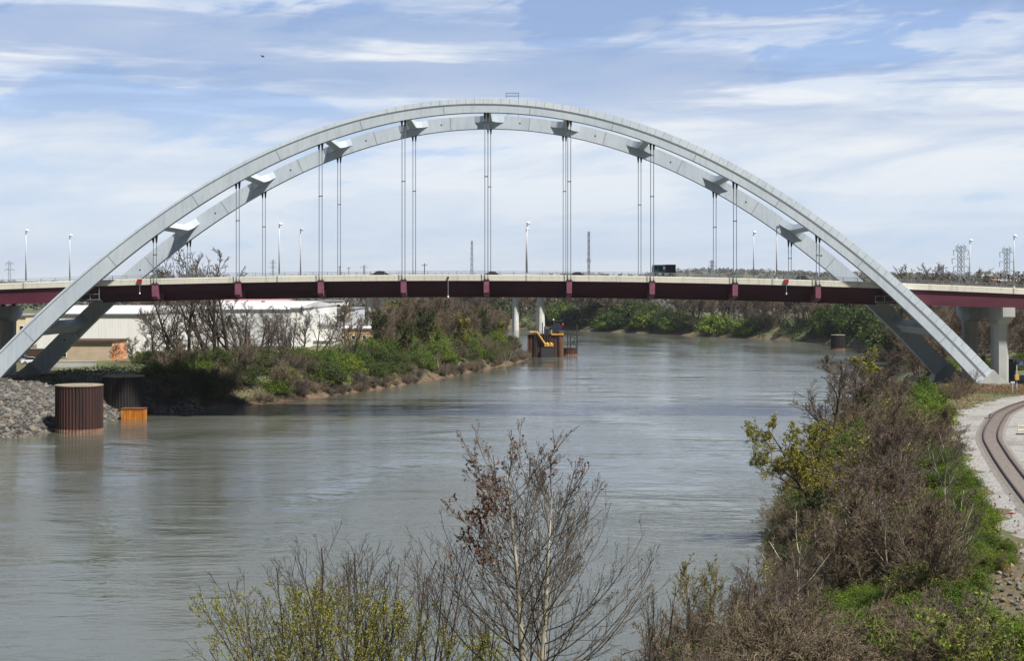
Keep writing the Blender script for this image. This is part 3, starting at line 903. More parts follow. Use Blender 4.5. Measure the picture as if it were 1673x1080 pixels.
# ------------------------------------------------------------------ buildings on the left bank
def cladding(name, c1, c2):
    m, t, b = new_mat(name)
    co = t.nodes.new("ShaderNodeTexCoord").outputs["Object"]
    mp_ = t.nodes.new("ShaderNodeMapping"); mp_.inputs["Scale"].default_value = (1.2, 1.2, 0.12); t.links.new(co, mp_.inputs[0])
    c = ramp(t, noise(t, mp_.outputs[0], 0.8, 6, 0.65), [(0.35, c1), (0.7, c2)])
    wv_ = t.nodes.new("ShaderNodeTexWave"); wv_.wave_type = "BANDS"; wv_.bands_direction = "X"; wv_.inputs["Scale"].default_value = 0.5; t.links.new(co, wv_.inputs["Vector"])
    c = mixc(t, 1.0, c, ramp(t, wv_.outputs["Fac"], [(0.0, 0.9), (0.12, 1.0)]), "MULTIPLY")
    t.links.new(c, b.inputs["Base Color"]); b.inputs["Roughness"].default_value = 0.6
    MATS[name] = m
cladding("wall_white", srgb(246, 246, 244), srgb(234, 234, 230))
cladding("wall_pale", srgb(212, 214, 218), srgb(198, 200, 204))
mat("roof_pale", srgb(206, 206, 206), 0.7, srgb(190, 190, 192), 0.05)
mat("roof_grey", srgb(150, 152, 156), 0.8, srgb(130, 132, 136), 0.08)
mat("trim_grey", srgb(120, 122, 124), 0.7)
mat("beige_wall", srgb(196, 178, 156), 0.85, srgb(180, 160, 138), 0.5)
mat("orange_wall", srgb(222, 168, 130), 0.85, srgb(214, 120, 60), 0.35, lo=0.5, hi=0.6)
mat("brown_dark", srgb(84, 62, 50), 0.85, srgb(66, 50, 42), 0.7)
mat("red_roof", srgb(188, 140, 140), 0.75, srgb(170, 118, 120), 0.1)
mat("tan_wall", srgb(190, 164, 130), 0.85, srgb(170, 140, 108), 0.3)
mat("blue_paint", srgb(70, 92, 138), 0.6)
mat("cream_paint", srgb(226, 214, 180), 0.6)
def building(name, label, x0, x1, y0, y1, z1, wall, roof, z0=None, slope=0.0, cat="building", windows=(), doors=(), endwall=None, eave=0.3, trim="trim_grey", wm="glass_dark"):
    z0 = gz((x0 + x1) / 2, y0) - 1.0 if z0 is None else z0
    o = thing(name, label, cat, ((x0 + x1) / 2, y0, z0))
    ox, oy, oz = (x0 + x1) / 2, y0, z0
    mb = MB(); mb.box(x0 - ox, x1 - ox, 0, y1 - y0, 0, z1 - z0); mb.build("wall", MATS[wall], o)
    if endwall:
        mb = MB(); mb.box(x1 - ox + 0.003, x1 - ox + 0.06, 0.0, y1 - y0, 0, z1 - z0 - 0.02); mb.build("end_wall", MATS[endwall], o)
    mb = MB()
    zt_, e = z1 - z0, eave
    if slope:
        xm, ym = 0, (y1 - y0) / 2
        v = [(x0 - ox - e, -e, zt_ + 0.01), (x1 - ox + e, -e, zt_ + 0.01), (x1 - ox + e, ym, zt_ + slope), (x0 - ox - e, ym, zt_ + slope), (x0 - ox - e, y1 - y0 + e, zt_ + 0.01), (x1 - ox + e, y1 - y0 + e, zt_ + 0.01)]
        mb.add(v, [(0, 1, 2, 3), (3, 2, 5, 4), (0, 3, 4), (1, 5, 2), (0, 4, 5, 1)])
    else:
        mb.box(x0 - ox - e, x1 - ox + e, -e, y1 - y0 + e, zt_ + 0.004, zt_ + 0.3)
    mb.build("roof", MATS[roof], o)
    mb = MB(); mb.box(x0 - ox - e, x1 - ox + e, -e - 0.06, -e + 0.02, zt_ - 0.22, zt_ + 0.06); mb.build("fascia", MATS[trim], o)
    for (a_, b_, c_, d_) in windows:
        mb = MB(); mb.box(a_ - ox, b_ - ox, -0.1, 0.02, c_ - z0, d_ - z0); wn = mb.build("window", MATS["wall_white"], o)
        mb = MB(); mb.box(a_ - ox + 0.12, b_ - ox - 0.12, -0.12, -0.08, c_ - z0 + 0.12, d_ - z0 - 0.12); mb.build("pane", MATS[wm], wn)
    for (a_, b_, c_, d_) in doors:
        mb = MB(); mb.box(a_ - ox, b_ - ox, -0.06, 0.02, c_ - z0, d_ - z0); mb.build("door", MATS["brown_dark"], o)
    return o
def B(px0, px1, y, pytop): return wx(px0, y), wx(px1, y), wz(pytop, y)
a_, b_, c_ = B(92, 183, 336, 558.5)
building("workshop", "low beige workshop with an orange end wall behind the bridge leg", a_, b_, 336, 348.5, c_, "beige_wall", "brown_dark", endwall="orange_wall", trim="brown_dark",
         windows=[(wx(99, 336), wx(109, 336), wz(584, 336), wz(574, 336))])
a_, b_, c_ = B(60, 235, 356, 513)
building("warehouse", "bright white warehouse block rising behind the low beige workshop", a_, b_, 356, 420, c_, "wall_white", "roof_pale", slope=1.6)
a_, b_, c_ = B(228, 480, 421, 505.5)
building("warehouse", "long pale warehouse behind the bare riverside trees", a_, b_, 421, 520, c_, "wall_pale", "roof_pale", slope=1.8, endwall="wall_white",
         doors=[(wx(400, 421), wx(409, 421), 6, 10.5)])
a_, b_, c_ = B(476, 494, 400, 504)
building("warehouse_annex", "tall white annex at the right end of the pale warehouse", a_, b_, 400, 420.5, c_, "wall_white", "roof_pale")
a_, b_, c_ = B(290, 462, 560, 497)
building("depot", "white depot with a faded red roof behind the pale warehouse", a_, b_, 560, 600, c_, "wall_white", "red_roof", slope=1.6)
a_, b_, c_ = B(478, 546, 430, 557)
building("office_house", "small white office with a row of dark windows and blue skirting", a_, b_, 430, 441, c_, "wall_white", "roof_pale", slope=0.6,
         windows=[(wx(p_, 430), wx(p_ + 8, 430), wz(578, 430), wz(564, 430)) for p_ in (484, 509, 523)], doors=[(wx(497, 430), wx(504, 430), wz(588, 430), wz(566, 430))])
a_, b_, c_ = B(500, 552, 470, 532)
building("shed", "white flat roofed shed directly behind the small office", a_, b_, 470, 490, c_, "wall_white", "roof_grey")
a_, b_, c_ = B(548, 632, 480, 537)
building("tan_building", "tan low building with a white parapet among the trees", a_, b_, 480, 498, c_, "tan_wall", "wall_white", windows=[(wx(p_, 480), wx(p_ + 7, 480), wz(556, 480), wz(548, 480)) for p_ in (556, 574, 592, 610)])
a_, b_, c_ = B(508, 580, 640, 505)
building("grey_block", "grey roofed block in the city behind the white shed", a_, b_, 640, 680, c_, "wall_pale", "roof_grey")
a_, b_, c_ = B(515, 560, 900, 492)
building("white_block", "distant white block with dark window band under the deck", a_, b_, 900, 930, c_, "wall_white", "roof_grey", windows=[(wx(p_, 900), wx(p_ + 6, 900), wz(503, 900), wz(497, 900)) for p_ in (520, 530, 540, 550)])
a_, b_, c_ = B(730, 742, 560, 521)
building("cream_hut", "little cream hut on stilts among the bare trees", a_, b_, 560, 564, c_, "cream_paint", "roof_pale")
a_, b_, c_ = B(-60, 42, 420, 516)
building("yard_building", "beige yard building seen past the left pier", a_, b_, 420, 440, c_, "cream_paint", "roof_grey", windows=[(wx(p_, 420), wx(p_ + 7, 420), wz(548, 420), wz(532, 420)) for p_ in (8, 20, 32)])
a_, b_, c_ = B(50, 80, 470, 548)
building("loading_shed", "grey loading shed between the two left arch legs", a_, b_, 470, 480, c_, "wall_pale", "roof_grey", windows=[(wx(p_, 470), wx(p_ + 6, 470), wz(562, 470), wz(552, 470)) for p_ in (54, 64, 73)])
t_ = thing("shipping_container", "brown shipping container behind the left arch legs", "container", (wx(55, 340), 340, gz(wx(55, 340), 340)))
mb = MB(); mb.box(-6, 3.5, 0, 2.4, 0.15, 2.7)
for k in range(24): mb.box(-5.9 + k * 0.395, -5.75 + k * 0.395, -0.05, 0, 0.25, 2.6)
mb.build("container_wall", MATS["brown_dark"], t_)
mb = MB(); mb.box(-6.03, 3.53, -0.07, 2.43, 2.7, 2.82); mb.build("container_roof", MATS["trim_grey"], t_)
# towers and blocks beyond the right end of the deck
for p0, p1, top, y, lab in ((1599, 1608, 444, 2000, "hazy grey tower block on the horizon, left one of a pair"), (1612, 1622, 445, 2050, "hazy grey tower block on the horizon, right one of a pair")):
    a_, b_, c_ = B(p0, p1, y, top)
    building("tower_block", lab, a_, b_, y, y + 12, c_, "wall_pale", "roof_grey", z0=18, windows=[(a_ + 0.8 + i * 1.9, a_ + 2.2 + i * 1.9, c_ - 3 - j * 4, c_ - 1.2 - j * 4) for i in range(3) for j in range(3)])
a_, b_, c_ = B(1619, 1633, 1100, 452.5)
building("brick_block", "orange brick building on the skyline past the right arch leg", a_, b_, 1100, 1120, c_, "orange_wall", "brown_dark", slope=1.0)
a_, b_, c_ = B(1638, 1668, 900, 459)
building("sheds", "pale sheds on the skyline beneath the right hand pylon", a_, b_, 900, 930, c_, "wall_pale", "roof_pale", slope=0.8)
# plant on the warehouse roofs and doors in their walls
def roof_vent(px, y, label, dz=0.0):
    x = wx(px, y); pz = wz(500, y) + dz
    t_ = thing("roof_vent", label, "vent", (x, y, pz), 0, "vents on the warehouse roofs")
    mb = MB(); mb.box(-0.9, 0.9, -0.7, 0.7, -1.2, 0.7); mb.build("vent_box", MATS["trim_grey"], t_)
    mb = MB(); mb.lathe([(0.5, 0.7), (0.55, 1.0), (0.7, 1.15), (0.1, 1.35)], (0, 0, 0), 12); mb.build("cowl", MATS["roof_grey"], t_)
for px_ in (262, 318, 372, 430):
    roof_vent(px_, 462, "grey ventilator on the pale warehouse roof", 0.35)

# low concrete wall and parked cars by the workshop
t_ = thing("concrete_wall", "low weathered concrete wall in front of the beige workshop", "wall", (wx(118, 313), 313, gz(wx(118, 313), 313)))
mb = MB(); mb.box(-4, 4.6, 0, 0.5, -0.6, 1.1); mb.box(-4.1, 4.7, -0.06, 0.56, 1.1, 1.25); mb.build("barrier", MATS["pier_concrete"], t_); 
def parked(px, y, paint, label, rz):
    x = wx(px, y)
    before = set(bpy.data.objects)
    car(px, y, paint, label)
    o = next(o for o in bpy.data.objects if o not in before and o.parent is None)
    o.location = (x, y, gz(x, y) + 0.02); o.rotation_euler = (0, 0, rz); o["group"] = "cars parked behind the left arch legs"
parked(53, 322, mat("car_white", srgb(224, 226, 228), 0.3), "white car parked under the bridge between the left arch legs", 0.2)
parked(40, 328, mat("car_silver", srgb(150, 154, 160), 0.3), "silver car parked beside the white one under the bridge", -0.1)

# ------------------------------------------------------------------ pylons, masts and poles on the skyline
mat("lattice_grey", srgb(128, 134, 146), 0.6)
mat("wood_pole", srgb(84, 74, 64), 0.9)
def lattice(name, label, px, y, pytop, base_w, top_w, arms, cat="pylon", group=None, t=0.22):
    x = wx(px, y); z0 = gz(x, y) - 0.3; H = wz(pytop, y) - z0
    o = thing(name, label, cat, (x, y, z0), 0.3, group)
    mb = MB()
    def wd(s): return base_w + (top_w - base_w) * min(s / 0.55, 1) if arms else base_w + (top_w - base_w) * s
    n = 12
    for sx in (-1, 1):
        for sy in (-1, 1):
            for k in range(n):
                s0, s1 = k / n, (k + 1) / n
                mb.beam((sx * wd(s0) / 2, sy * wd(s0) / 2, s0 * H), (sx * wd(s1) / 2, sy * wd(s1) / 2, s1 * H), t)
    for k in range(n):
        s0, s1 = k / n, (k + 1) / n
        for sy in (-1, 1):
            mb.beam((-wd(s0) / 2, sy * wd(s0) / 2, s0 * H), (wd(s1) / 2, sy * wd(s1) / 2, s1 * H), t * 0.6)
            mb.beam((wd(s0) / 2, sy * wd(s0) / 2, s0 * H), (-wd(s1) / 2, sy * wd(s1) / 2, s1 * H), t * 0.6)
            mb.beam((sy * wd(s0) / 2, -wd(s0) / 2, s0 * H), (sy * wd(s1) / 2, wd(s1) / 2, s1 * H), t * 0.6)
    mb.build("lattice_mast", MATS["lattice_grey"], o)
    for s, l in arms:
        mb = MB()
        for sg in (-1, 1):
            mb.beam((0, 0, s * H), (sg * l, 0, s * H + 0.3), t * 0.9)
            mb.beam((sg * wd(s) / 2, 0, s * H + 1.6), (sg * l, 0, s * H + 0.3), t * 0.7)
        am = mb.build("crossarm", MATS["lattice_grey"], o)
        for sg in (-1, 1):
            mb = MB(); mb.tube([(sg * l, 0, s * H + 0.3), (sg * l - sg * 0.3, 0, s * H - 2.2)], 0.16, 6); mb.build("insulator", MATS["lattice_grey"], am)
    return o
PG = "power pylons on the skyline"
lattice("power_pylon", "tall hazy power pylon left of the right hand pier lamp", 1570, 760, 401, 8, 2.2, [(0.97, 2.8), (0.9, 4.2), (0.75, 5.0), (0.61, 4.2)], group=PG)
lattice("power_pylon", "tall hazy power pylon by the last lamp on the right", 1645, 820, 405, 8, 2.0, [(0.98, 2.6), (0.9, 4.4), (0.72, 4.6), (0.55, 4.0)], group=PG)
lattice("power_pylon", "small pylon on the horizon at the far left edge", 15.5, 1700, 426, 7, 2.4, [(0.92, 4), (0.75, 5)], group=PG, t=0.45)
lattice("power_pylon", "tiny pylon just right of the truck", 1163, 2000, 425, 7, 2.0, [(0.92, 4), (0.75, 5)], group=PG, t=0.4)
lattice("power_pylon", "tiny pylon near the third hanger from the left", 595, 2000, 433, 6, 2.0, [(0.9, 5)], group=PG, t=0.35)
lattice("power_pylon", "tiny pylon between the second and third hangers from the left", 446, 2000, 424, 6, 2.0, [(0.9, 4), (0.75, 4.6)], group=PG, t=0.35)
lattice("radio_mast", "slim lattice radio mast left of the middle hangers", 771, 1300, 393, 2.6, 1.0, [], "mast", t=0.25)
lattice("radio_mast", "tall guyed style radio mast right of mid span, with antennas", 962, 1200, 378, 1.6, 1.2, [(0.62, 1.6), (0.45, 1.8)], "mast", t=0.3)
def wood_pole(px, y, pytop, label, arm=1.2):
    x = wx(px, y); z0 = gz(x, y) - 0.3; H = wz(pytop, y) - z0
    o = thing("utility_pole", label, "pole", (x, y, z0), 0, "wooden utility poles on the skyline")
    mb = MB(); mb.tube([(0, 0, 0), (0, 0, H)], [0.24, 0.17], 8); mb.build("pole", MATS["wood_pole"], o)
    mb = MB(); mb.box(-arm, arm, -0.09, 0.09, H - 0.9, H - 0.7); mb.build("crossarm", MATS["wood_pole"], o)
wood_pole(693.5, 620, 430, "dark wooden pole left of the middle hangers")
wood_pole(570, 900, 436, "thin wooden pole right of the third hanger")
wood_pole(555, 1000, 434, "thin wooden pole behind the third near and far hangers", 1.4)
wood_pole(1541, 480, 433, "floodlight pole with twin heads on the right skyline", 1.5)

# ------------------------------------------------------------------ railway yard on the right bank
m, t, b = new_mat("gravel")
co = t.nodes.new("ShaderNodeNewGeometry").outputs["Position"]
g1 = ramp(t, noise(t, co, 3.2, 7, 0.75), [(0.3, srgb(104, 101, 97)), (0.5, srgb(150, 147, 143)), (0.7, srgb(178, 176, 172))])
g2 = ramp(t, noise(t, co, 0.16, 6, 0.65, 0.5), [(0.5, 0.0), (0.68, 0.75)])
t.links.new(mixc(t, g2, g1, srgb(100, 95, 78)), b.inputs["Base Color"]); b.inputs["Roughness"].default_value = 0.95
bn = t.nodes.new("ShaderNodeBump"); bn.inputs["Strength"].default_value = 0.8; bn.inputs["Distance"].default_value = 0.15
t.links.new(noise(t, co, 6, 5, 0.7), bn.inputs["Height"]); t.links.new(bn.outputs[0], b.inputs["Normal"])
MATS["gravel"] = m
GE = [(18, 60), (25, 80), (30, 91), (34, 110), (38.5, 133), (43, 152), (47, 170), (53, 193), (59.5, 212), (70, 232), (84, 250), (110, 276), (150, 300)]
ge = np.array(GE, float)
yy = np.arange(88, 246, 0.6)
lx_ = np.interp(yy, ge[:, 1], ge[:, 0]) + 0.6 * np.sin(yy * 0.5) + 0.35 * np.sin(yy * 1.3) + 0.2 * np.sin(yy * 2.9)
cols = [0, 1.5, 4, 8, 14, 24, 40, 60]
V = []
for k, y in enumerate(yy):
    for c_ in cols:
        V.append((lx_[k] + c_, y, 0))
V = np.array(V); V[:, 2] = ground(V[:, 0], V[:, 1]) + np.where(np.tile(np.array(cols), len(yy)) == 0, -0.05, 0.10)
nc = len(cols)
ii = np.arange(len(yy) * nc).reshape(len(yy), nc)
Q = np.stack([ii[:-1, :-1], ii[:-1, 1:], ii[1:, 1:], ii[1:, :-1]], -1).reshape(-1, 4)
tag(obj("gravel_yard", np_mesh("gravel_yard", V, Q, None, MATS["gravel"])), "pale grey gravel beside the curving railway track", "gravel", kind="structure")
# curving track
TR = np.array([(27, 60), (31.5, 80), (35.2, 100), (39.4, 120), (42.9, 136), (46.2, 150.4), (50.6, 168.6), (53.6, 178.5), (57, 188.5), (62.2, 203), (69, 217.5), (75.5, 229), (84, 241), (96, 253), (112, 264), (135, 275)])
def smooth_path(P, step):
    P = np.asarray(P, float)
    d = np.concatenate([[0], np.cumsum(np.hypot(*np.diff(P, axis=0).T))])
    s = np.arange(0, d[-1], step)
    xs = np.interp(s, d, P[:, 0]); ys = np.interp(s, d, P[:, 1])
    kk = max(3, int(14 / step)) | 1
    ker = np.hanning(kk + 2)[1:-1]; ker /= ker.sum()
    pad = kk // 2
    def sm(a):
        e = np.concatenate([2 * a[0] - a[1:pad + 1][::-1], a, 2 * a[-1] - a[-pad - 1:-1][::-1]])
        return np.convolve(e, ker, "valid")
    return sm(xs), sm(ys)
TX, TY = smooth_path(TR, 0.62)
TZ = 6.02
mat("rail_rust", srgb(78, 58, 50), 0.55, srgb(60, 46, 42), 0.5)
mat("sleeper_wood", srgb(128, 117, 108), 0.95, srgb(104, 95, 88), 1.5)
mat("ballast", srgb(138, 133, 127), 0.95, srgb(104, 99, 94), 2.5, bump=0.6, bscale=5)
track = thing("railway_track", "single railway track curving through the pale gravel yard", "railway track", (0, 0, 0))
tx = np.gradient(TX); ty = np.gradient(TY); ln = np.hypot(tx, ty); NXv, NYv = ty / ln, -tx / ln
def strip(offs, zs, name, material, parent):
    V = []
    for i in range(len(TX)):
        for o_, z_ in zip(offs, zs):
            V.append((TX[i] + NXv[i] * o_, TY[i] + NYv[i] * o_, z_))
    n_ = len(offs); ii = np.arange(len(TX) * n_).reshape(len(TX), n_)
    Q = np.stack([ii[:-1, :-1], ii[:-1, 1:], ii[1:, 1:], ii[1:, :-1]], -1).reshape(-1, 4)
    return obj(name, np_mesh(name, V, Q, None, material), parent)
strip([-1.75, -1.3, 1.3, 1.75], [5.86, 5.985, 5.985, 5.86], "ballast_bed", MATS["ballast"], track)
for o_ in (-0.755, 0.755):
    strip([o_ - 0.07, o_ - 0.07, o_ + 0.07, o_ + 0.07], [5.98, 6.17, 6.17, 5.98], "rail", MATS["rail_rust"], track)
first = None
rest = MB()
cnt = 0
order = [i for i in range(len(TX)) if 112 < TY[i] < 240]
for j, i in enumerate(order):
    a_ = math.atan2(NYv[i], NXv[i])
    if cnt < 100 and TY[i] < 192:
        if first is None:
            mb = MB(); mb.box(-1.25, 1.25, -0.11, 0.11, 0, 0.06); first = o = mb.build("sleeper", MATS["sleeper_wood"], track)
        else:
            o = first.copy(); COL.objects.link(o); o.parent = track
        o.location = (TX[i], TY[i], 5.942); o.rotation_euler = (0, 0, a_); cnt += 1
    else:
        c0 = Vector((TX[i], TY[i], 5.972)); n0 = Vector((NXv[i], NYv[i], 0))
        rest.beam(c0 - n0 * 1.25, c0 + n0 * 1.25, 0.22, 0.06)
if rest.v:
    o = rest.build("sleeper_run", MATS["sleeper_wood"], track); o["kind"] = "stuff"
# grass patch inside the curve
mat("weedy_soil", srgb(104, 100, 66), 0.95, srgb(126, 116, 92), 0.7, bump=0.5, bscale=4)
def patch(name, label, pts, material, dz):
    P = np.array(pts, float)
    cx_, cy_ = P.mean(0)
    n_ = len(P); V = [(cx_, cy_, gz(cx_, cy_) + dz)]
    for k in range(n_ * 4):
        a_ = P[k // 4]; b2 = P[(k // 4 + 1) % n_]; q = (k % 4) / 4
        x_, y_ = a_ * (1 - q) + b2 * q
        rr = 1 + 0.06 * math.sin(k * 1.7) + 0.05 * math.sin(k * 3.1)
        x_, y_ = cx_ + (x_ - cx_) * rr, cy_ + (y_ - cy_) * rr
        V.append((x_, y_, gz(x_, y_) + dz))
    m_ = n_ * 4
    T_ = [(0, 1 + k, 1 + (k + 1) % m_) for k in range(m_)]
    return tag(obj(name, np_mesh(name, V, None, T_, material)), label, "ground", kind="structure")
patch("soil_patch", "weedy brown soil inside the bend of the track", [(56, 158), (66, 158), (80, 178), (76, 200), (64, 190), (57.5, 172)], MATS["weedy_soil"], 0.115)
# handrail bent over a culvert
hx, hy = wx(1665, 176), 176
t_ = thing("culvert_rail", "cream painted pipe handrail beside the weedy soil patch", "handrail", (hx, hy, 5.9))
mb = MB(); mb.tube([(-0.15, 0, -0.1), (-0.15, 0, 1.0)], 0.06, 8); mb.tube([(-0.15, 0, 1.0), (2.0, 0, 1.0)], 0.05, 8); mb.tube([(-0.15, 0, 0.5), (2.0, 0, 0.5)], 0.05, 8); mb.tube([(2.0, 0, -0.1), (2.0, 0, 1.0)], 0.06, 8)
mb.build("pipe_frame", MATS["cream_paint"], t_)
mb = MB(); mb.box(-0.3, 2.3, -0.25, 0.25, -0.25, 0.12); mb.build("curb", MATS["dark_steel"], t_)
# switch stand and debris
t_ = thing("switch_stand", "small black railway switch stand on the gravel left of the track", "switch stand", (wx(1615, 197), 197, 5.9))
mb = MB(); mb.box(-0.45, 0.35, -0.2, 0.2, 0, 0.14); mb.build("base", MATS["dark_steel"], t_)
mb = MB(); mb.tube([(0.1, 0, 0.1), (0.1, 0, 0.5)], 0.06, 8); mb.build("lever_post", MATS["dark_steel"], t_)
mb = MB(); mb.beam((0.1, 0, 0.5), (0.34, 0, 0.58), 0.12); mb.build("handle", MATS["dark_steel"], t_)
hx, hy = wx(1649, 114), 114
o = MB(); o.tube([(-0.5, 0, 0.02), (-0.1, 0.1, 0.08), (0.2, 0.05, 0.14), (0.45, 0.12, 0.1)], [0.02, 0.05, 0.09, 0.03], 8)
o = o.build("red_rag", mat("faded_red", srgb(146, 52, 54), 0.9)); o.location = (hx, hy, gz(hx, hy) + 0.1); tag(o, "crumpled red rag lying on the pale gravel", "rag")
# railway signals past the right pier
def signal(px, y, pytop, label, heads, mast_mat="pole_grey", box=None, blue=False):
    x = wx(px, y); z0 = gz(x, y); H = wz(pytop, y) - z0
    t_ = thing("railway_signal", label, "signal", (x, y, z0), 0, "railway signals by the right pier")
    mb = MB(); mb.tube([(0, 0, -0.1), (0, 0, H)], 0.09, 8); mb.build("mast", MATS[mast_mat], t_)
    for dx, dz, r_ in heads:
        mb = MB(); mb.tube([(dx, -0.16, H + dz), (dx, -0.1, H + dz)], r_, 14); mb.tube([(dx, -0.5, H + dz + 0.0), (dx, -0.16, H + dz)], [r_ * 0.45, r_ * 0.42], 12)
        hd = mb.build("signal_head", MATS["dark_steel"], t_)
    if box:
        mb = MB(); mb.box(-0.3, 0.3, -0.3, 0.2, H + box - 0.5, H + box + 0.3); mb.build("relay_box", MATS["pipe_yellow"], t_)
    if blue:
        mb = MB(); mb.box(0.15, 0.95, -0.06, 0.0, H - 0.7, H - 0.1); mb.build("blue_plate", MATS["blue_paint"], t_)
    return t_
signal(1661, 249, 590, "railway signal with one round black head and a yellow box", [(0, 0.1, 0.62)], box=-2.5, blue=True)
signal(1609.5, 300, 556, "dark crossing signal with black heads behind the right pier", [(-0.9, -2.0, 0.4), (0.8, -2.0, 0.45), (1.5, -3.4, 0.5), (2.4, -3.3, 0.45)], "dark_steel")
t_ = thing("trackside_sign", "short post with a small grey plate beside the railway signal", "sign", (wx(1654.5, 243), 243, gz(wx(1654.5, 243), 243)))
mb = MB(); mb.tube([(0, 0, -0.1), (0, 0, 1.9)], 0.06, 8); mb.build("post", MATS["pole_grey"], t_)
mb = MB(); mb.box(-0.32, 0.32, -0.06, 0.0, 1.7, 2.0); mb.build("plate", MATS["pole_grey"], t_)
x = wx(1651, 285)
t_ = thing("equipment_cabinet", "dark trackside cabinet with a white top beyond the right pier", "cabinet", (x, 285, gz(x, 285)))
mb = MB(); mb.box(-0.9, 0.9, 0, 2.4, -0.3, 3.6); mb.build("cabinet_body", MATS["dark_steel"], t_)
mb = MB(); mb.box(-1.0, 1.0, -0.1, 2.5, 3.6, 3.75); mb.build("lid", MATS["wall_white"], t_)
mb = MB(); mb.box(-0.75, 0.75, -0.04, 0, 0.0, 3.3); mb.build("door", MATS["trim_grey"], t_)
# bird
bx, by, bz_ = wx(429, 170), 170, wz(92, 170)
t_ = MB()
t_.lathe([(0.01, -0.2), (0.045, -0.1), (0.06, 0.02), (0.045, 0.12), (0.03, 0.17), (0.035, 0.2), (0.01, 0.25)], (0, 0, 0), 10)
t_.v = [(z, y, x) for x, y, z in t_.v]
t_.add([(0.1, 0, 0.02), (-0.08, 0, 0.02), (-0.1, 0.3, 0.14), (0.06, 0.26, 0.13), (-0.14, 0.55, 0.05)], [(0, 3, 2, 1), (3, 4, 2)])
t_.add([(0.1, 0, 0.02), (-0.08, 0, 0.02), (-0.1, -0.3, 0.14), (0.06, -0.26, 0.13), (-0.14, -0.55, 0.05)], [(0, 1, 2, 3), (3, 2, 4)])
t_.add([(-0.18, 0.02, 0.0), (-0.18, -0.02, 0.0), (-0.32, -0.08, 0.0), (-0.32, 0.08, 0.0)], [(0, 1, 2, 3)])
o = t_.build("bird", MATS["dark_steel"], fix=False); o.location = (bx, by, bz_); o.rotation_euler = (0.2, 0.1, 0.5); tag(o, "small dark bird gliding high in the cloudy sky", "bird")

# ------------------------------------------------------------------ rocks
rng = np.random.default_rng(5)
def ico():
    import bmesh
    bm = bmesh.new(); bmesh.ops.create_icosphere(bm, subdivisions=1, radius=1)
    v = np.array([p.co[:] for p in bm.verts]); f = np.array([[q.index for q in fc.verts] for fc in bm.faces]); bm.free()
    return v, f
IV, IF = ico()
def rocks(name, label, pts, sizes, material):
    n_ = len(pts)
    V = IV[None] * (1 + 0.35 * rng.normal(size=(n_, len(IV), 1))).clip(0.45, 1.5)
    sc = rng.uniform(0.6, 1.2, (n_, 1, 3)) * np.array([1, 1, 0.7])
    V = V * sc
    an = rng.uniform(0, 6.28, n_); ca, sa = np.cos(an), np.sin(an)
    x_ = V[..., 0] * ca[:, None] - V[..., 1] * sa[:, None]; y_ = V[..., 0] * sa[:, None] + V[..., 1] * ca[:, None]
    V = np.stack([x_, y_, V[..., 2]], -1) * sizes[:, None, None] + pts[:, None, :]
    Fc = IF[None] + (np.arange(n_) * len(IV))[:, None, None]
    return tag(obj(name, np_mesh(name, V, None, Fc.reshape(-1, 3), material)), label, "rocks", kind="stuff")
m, t, b = new_mat("riprap_stone")
co = t.nodes.new("ShaderNodeNewGeometry")
isl = co.outputs["Random Per Island"]
c1 = ramp(t, isl, [(0.0, srgb(62, 61, 60)), (0.5, srgb(90, 88, 86)), (0.85, srgb(122, 118, 112)), (1.0, srgb(126, 112, 96))])
c2 = ramp(t, noise(t, co.outputs["Position"], 2.5, 5, 0.7), [(0.3, 0.75), (0.7, 1.1)])
t.links.new(mixc(t, 1.0, c1, c2, "MULTIPLY"), b.inputs["Base Color"]); b.inputs["Roughness"].default_value = 0.95
MATS["riprap_stone"] = m
xs_ = rng.uniform(-108, -54, 60000); ys_ = rng.uniform(205, 306, 60000)
d_, rt_ = river_dist(xs_, ys_)
keep = (~rt_) & (d_ > -0.4) & (d_ < 27) & (ys_ < 288 - 0.35 * np.maximum(d_ - 8, 0)) & (rng.uniform(size=60000) < np.where(ys_ > 270, np.clip(1.2 - d_ / 10, 0, 1), 1.0) * np.clip(1.5 - d_ / 22, 0, 1))
xs_, ys_ = xs_[keep], ys_[keep]
sz = rng.uniform(0.14, 0.42, len(xs_)) * np.where(rng.uniform(size=len(xs_)) < 0.1, 1.9, 1.0)
rocks("riprap", "grey broken rock armouring the bank round the left arch foot", np.stack([xs_, ys_, ground(xs_, ys_) + 0.05], -1), sz, MATS["riprap_stone"])
xs_ = rng.uniform(20, 40, 2500); ys_ = rng.uniform(64, 92, 2500)
d_, rt_ = river_dist(xs_, ys_)
k_ = (CX + xs_ * F / ys_ > 1585) & (rng.uniform(size=2500) < np.clip((94 - ys_) / 20, 0, 1))
xs_, ys_ = xs_[k_], ys_[k_]
rocks("rubble", "stones and rubble at the lower end of the gravel", np.stack([xs_, ys_, ground(xs_, ys_) + 0.08], -1), rng.uniform(0.05, 0.2, len(xs_)), MATS["riprap_stone"])

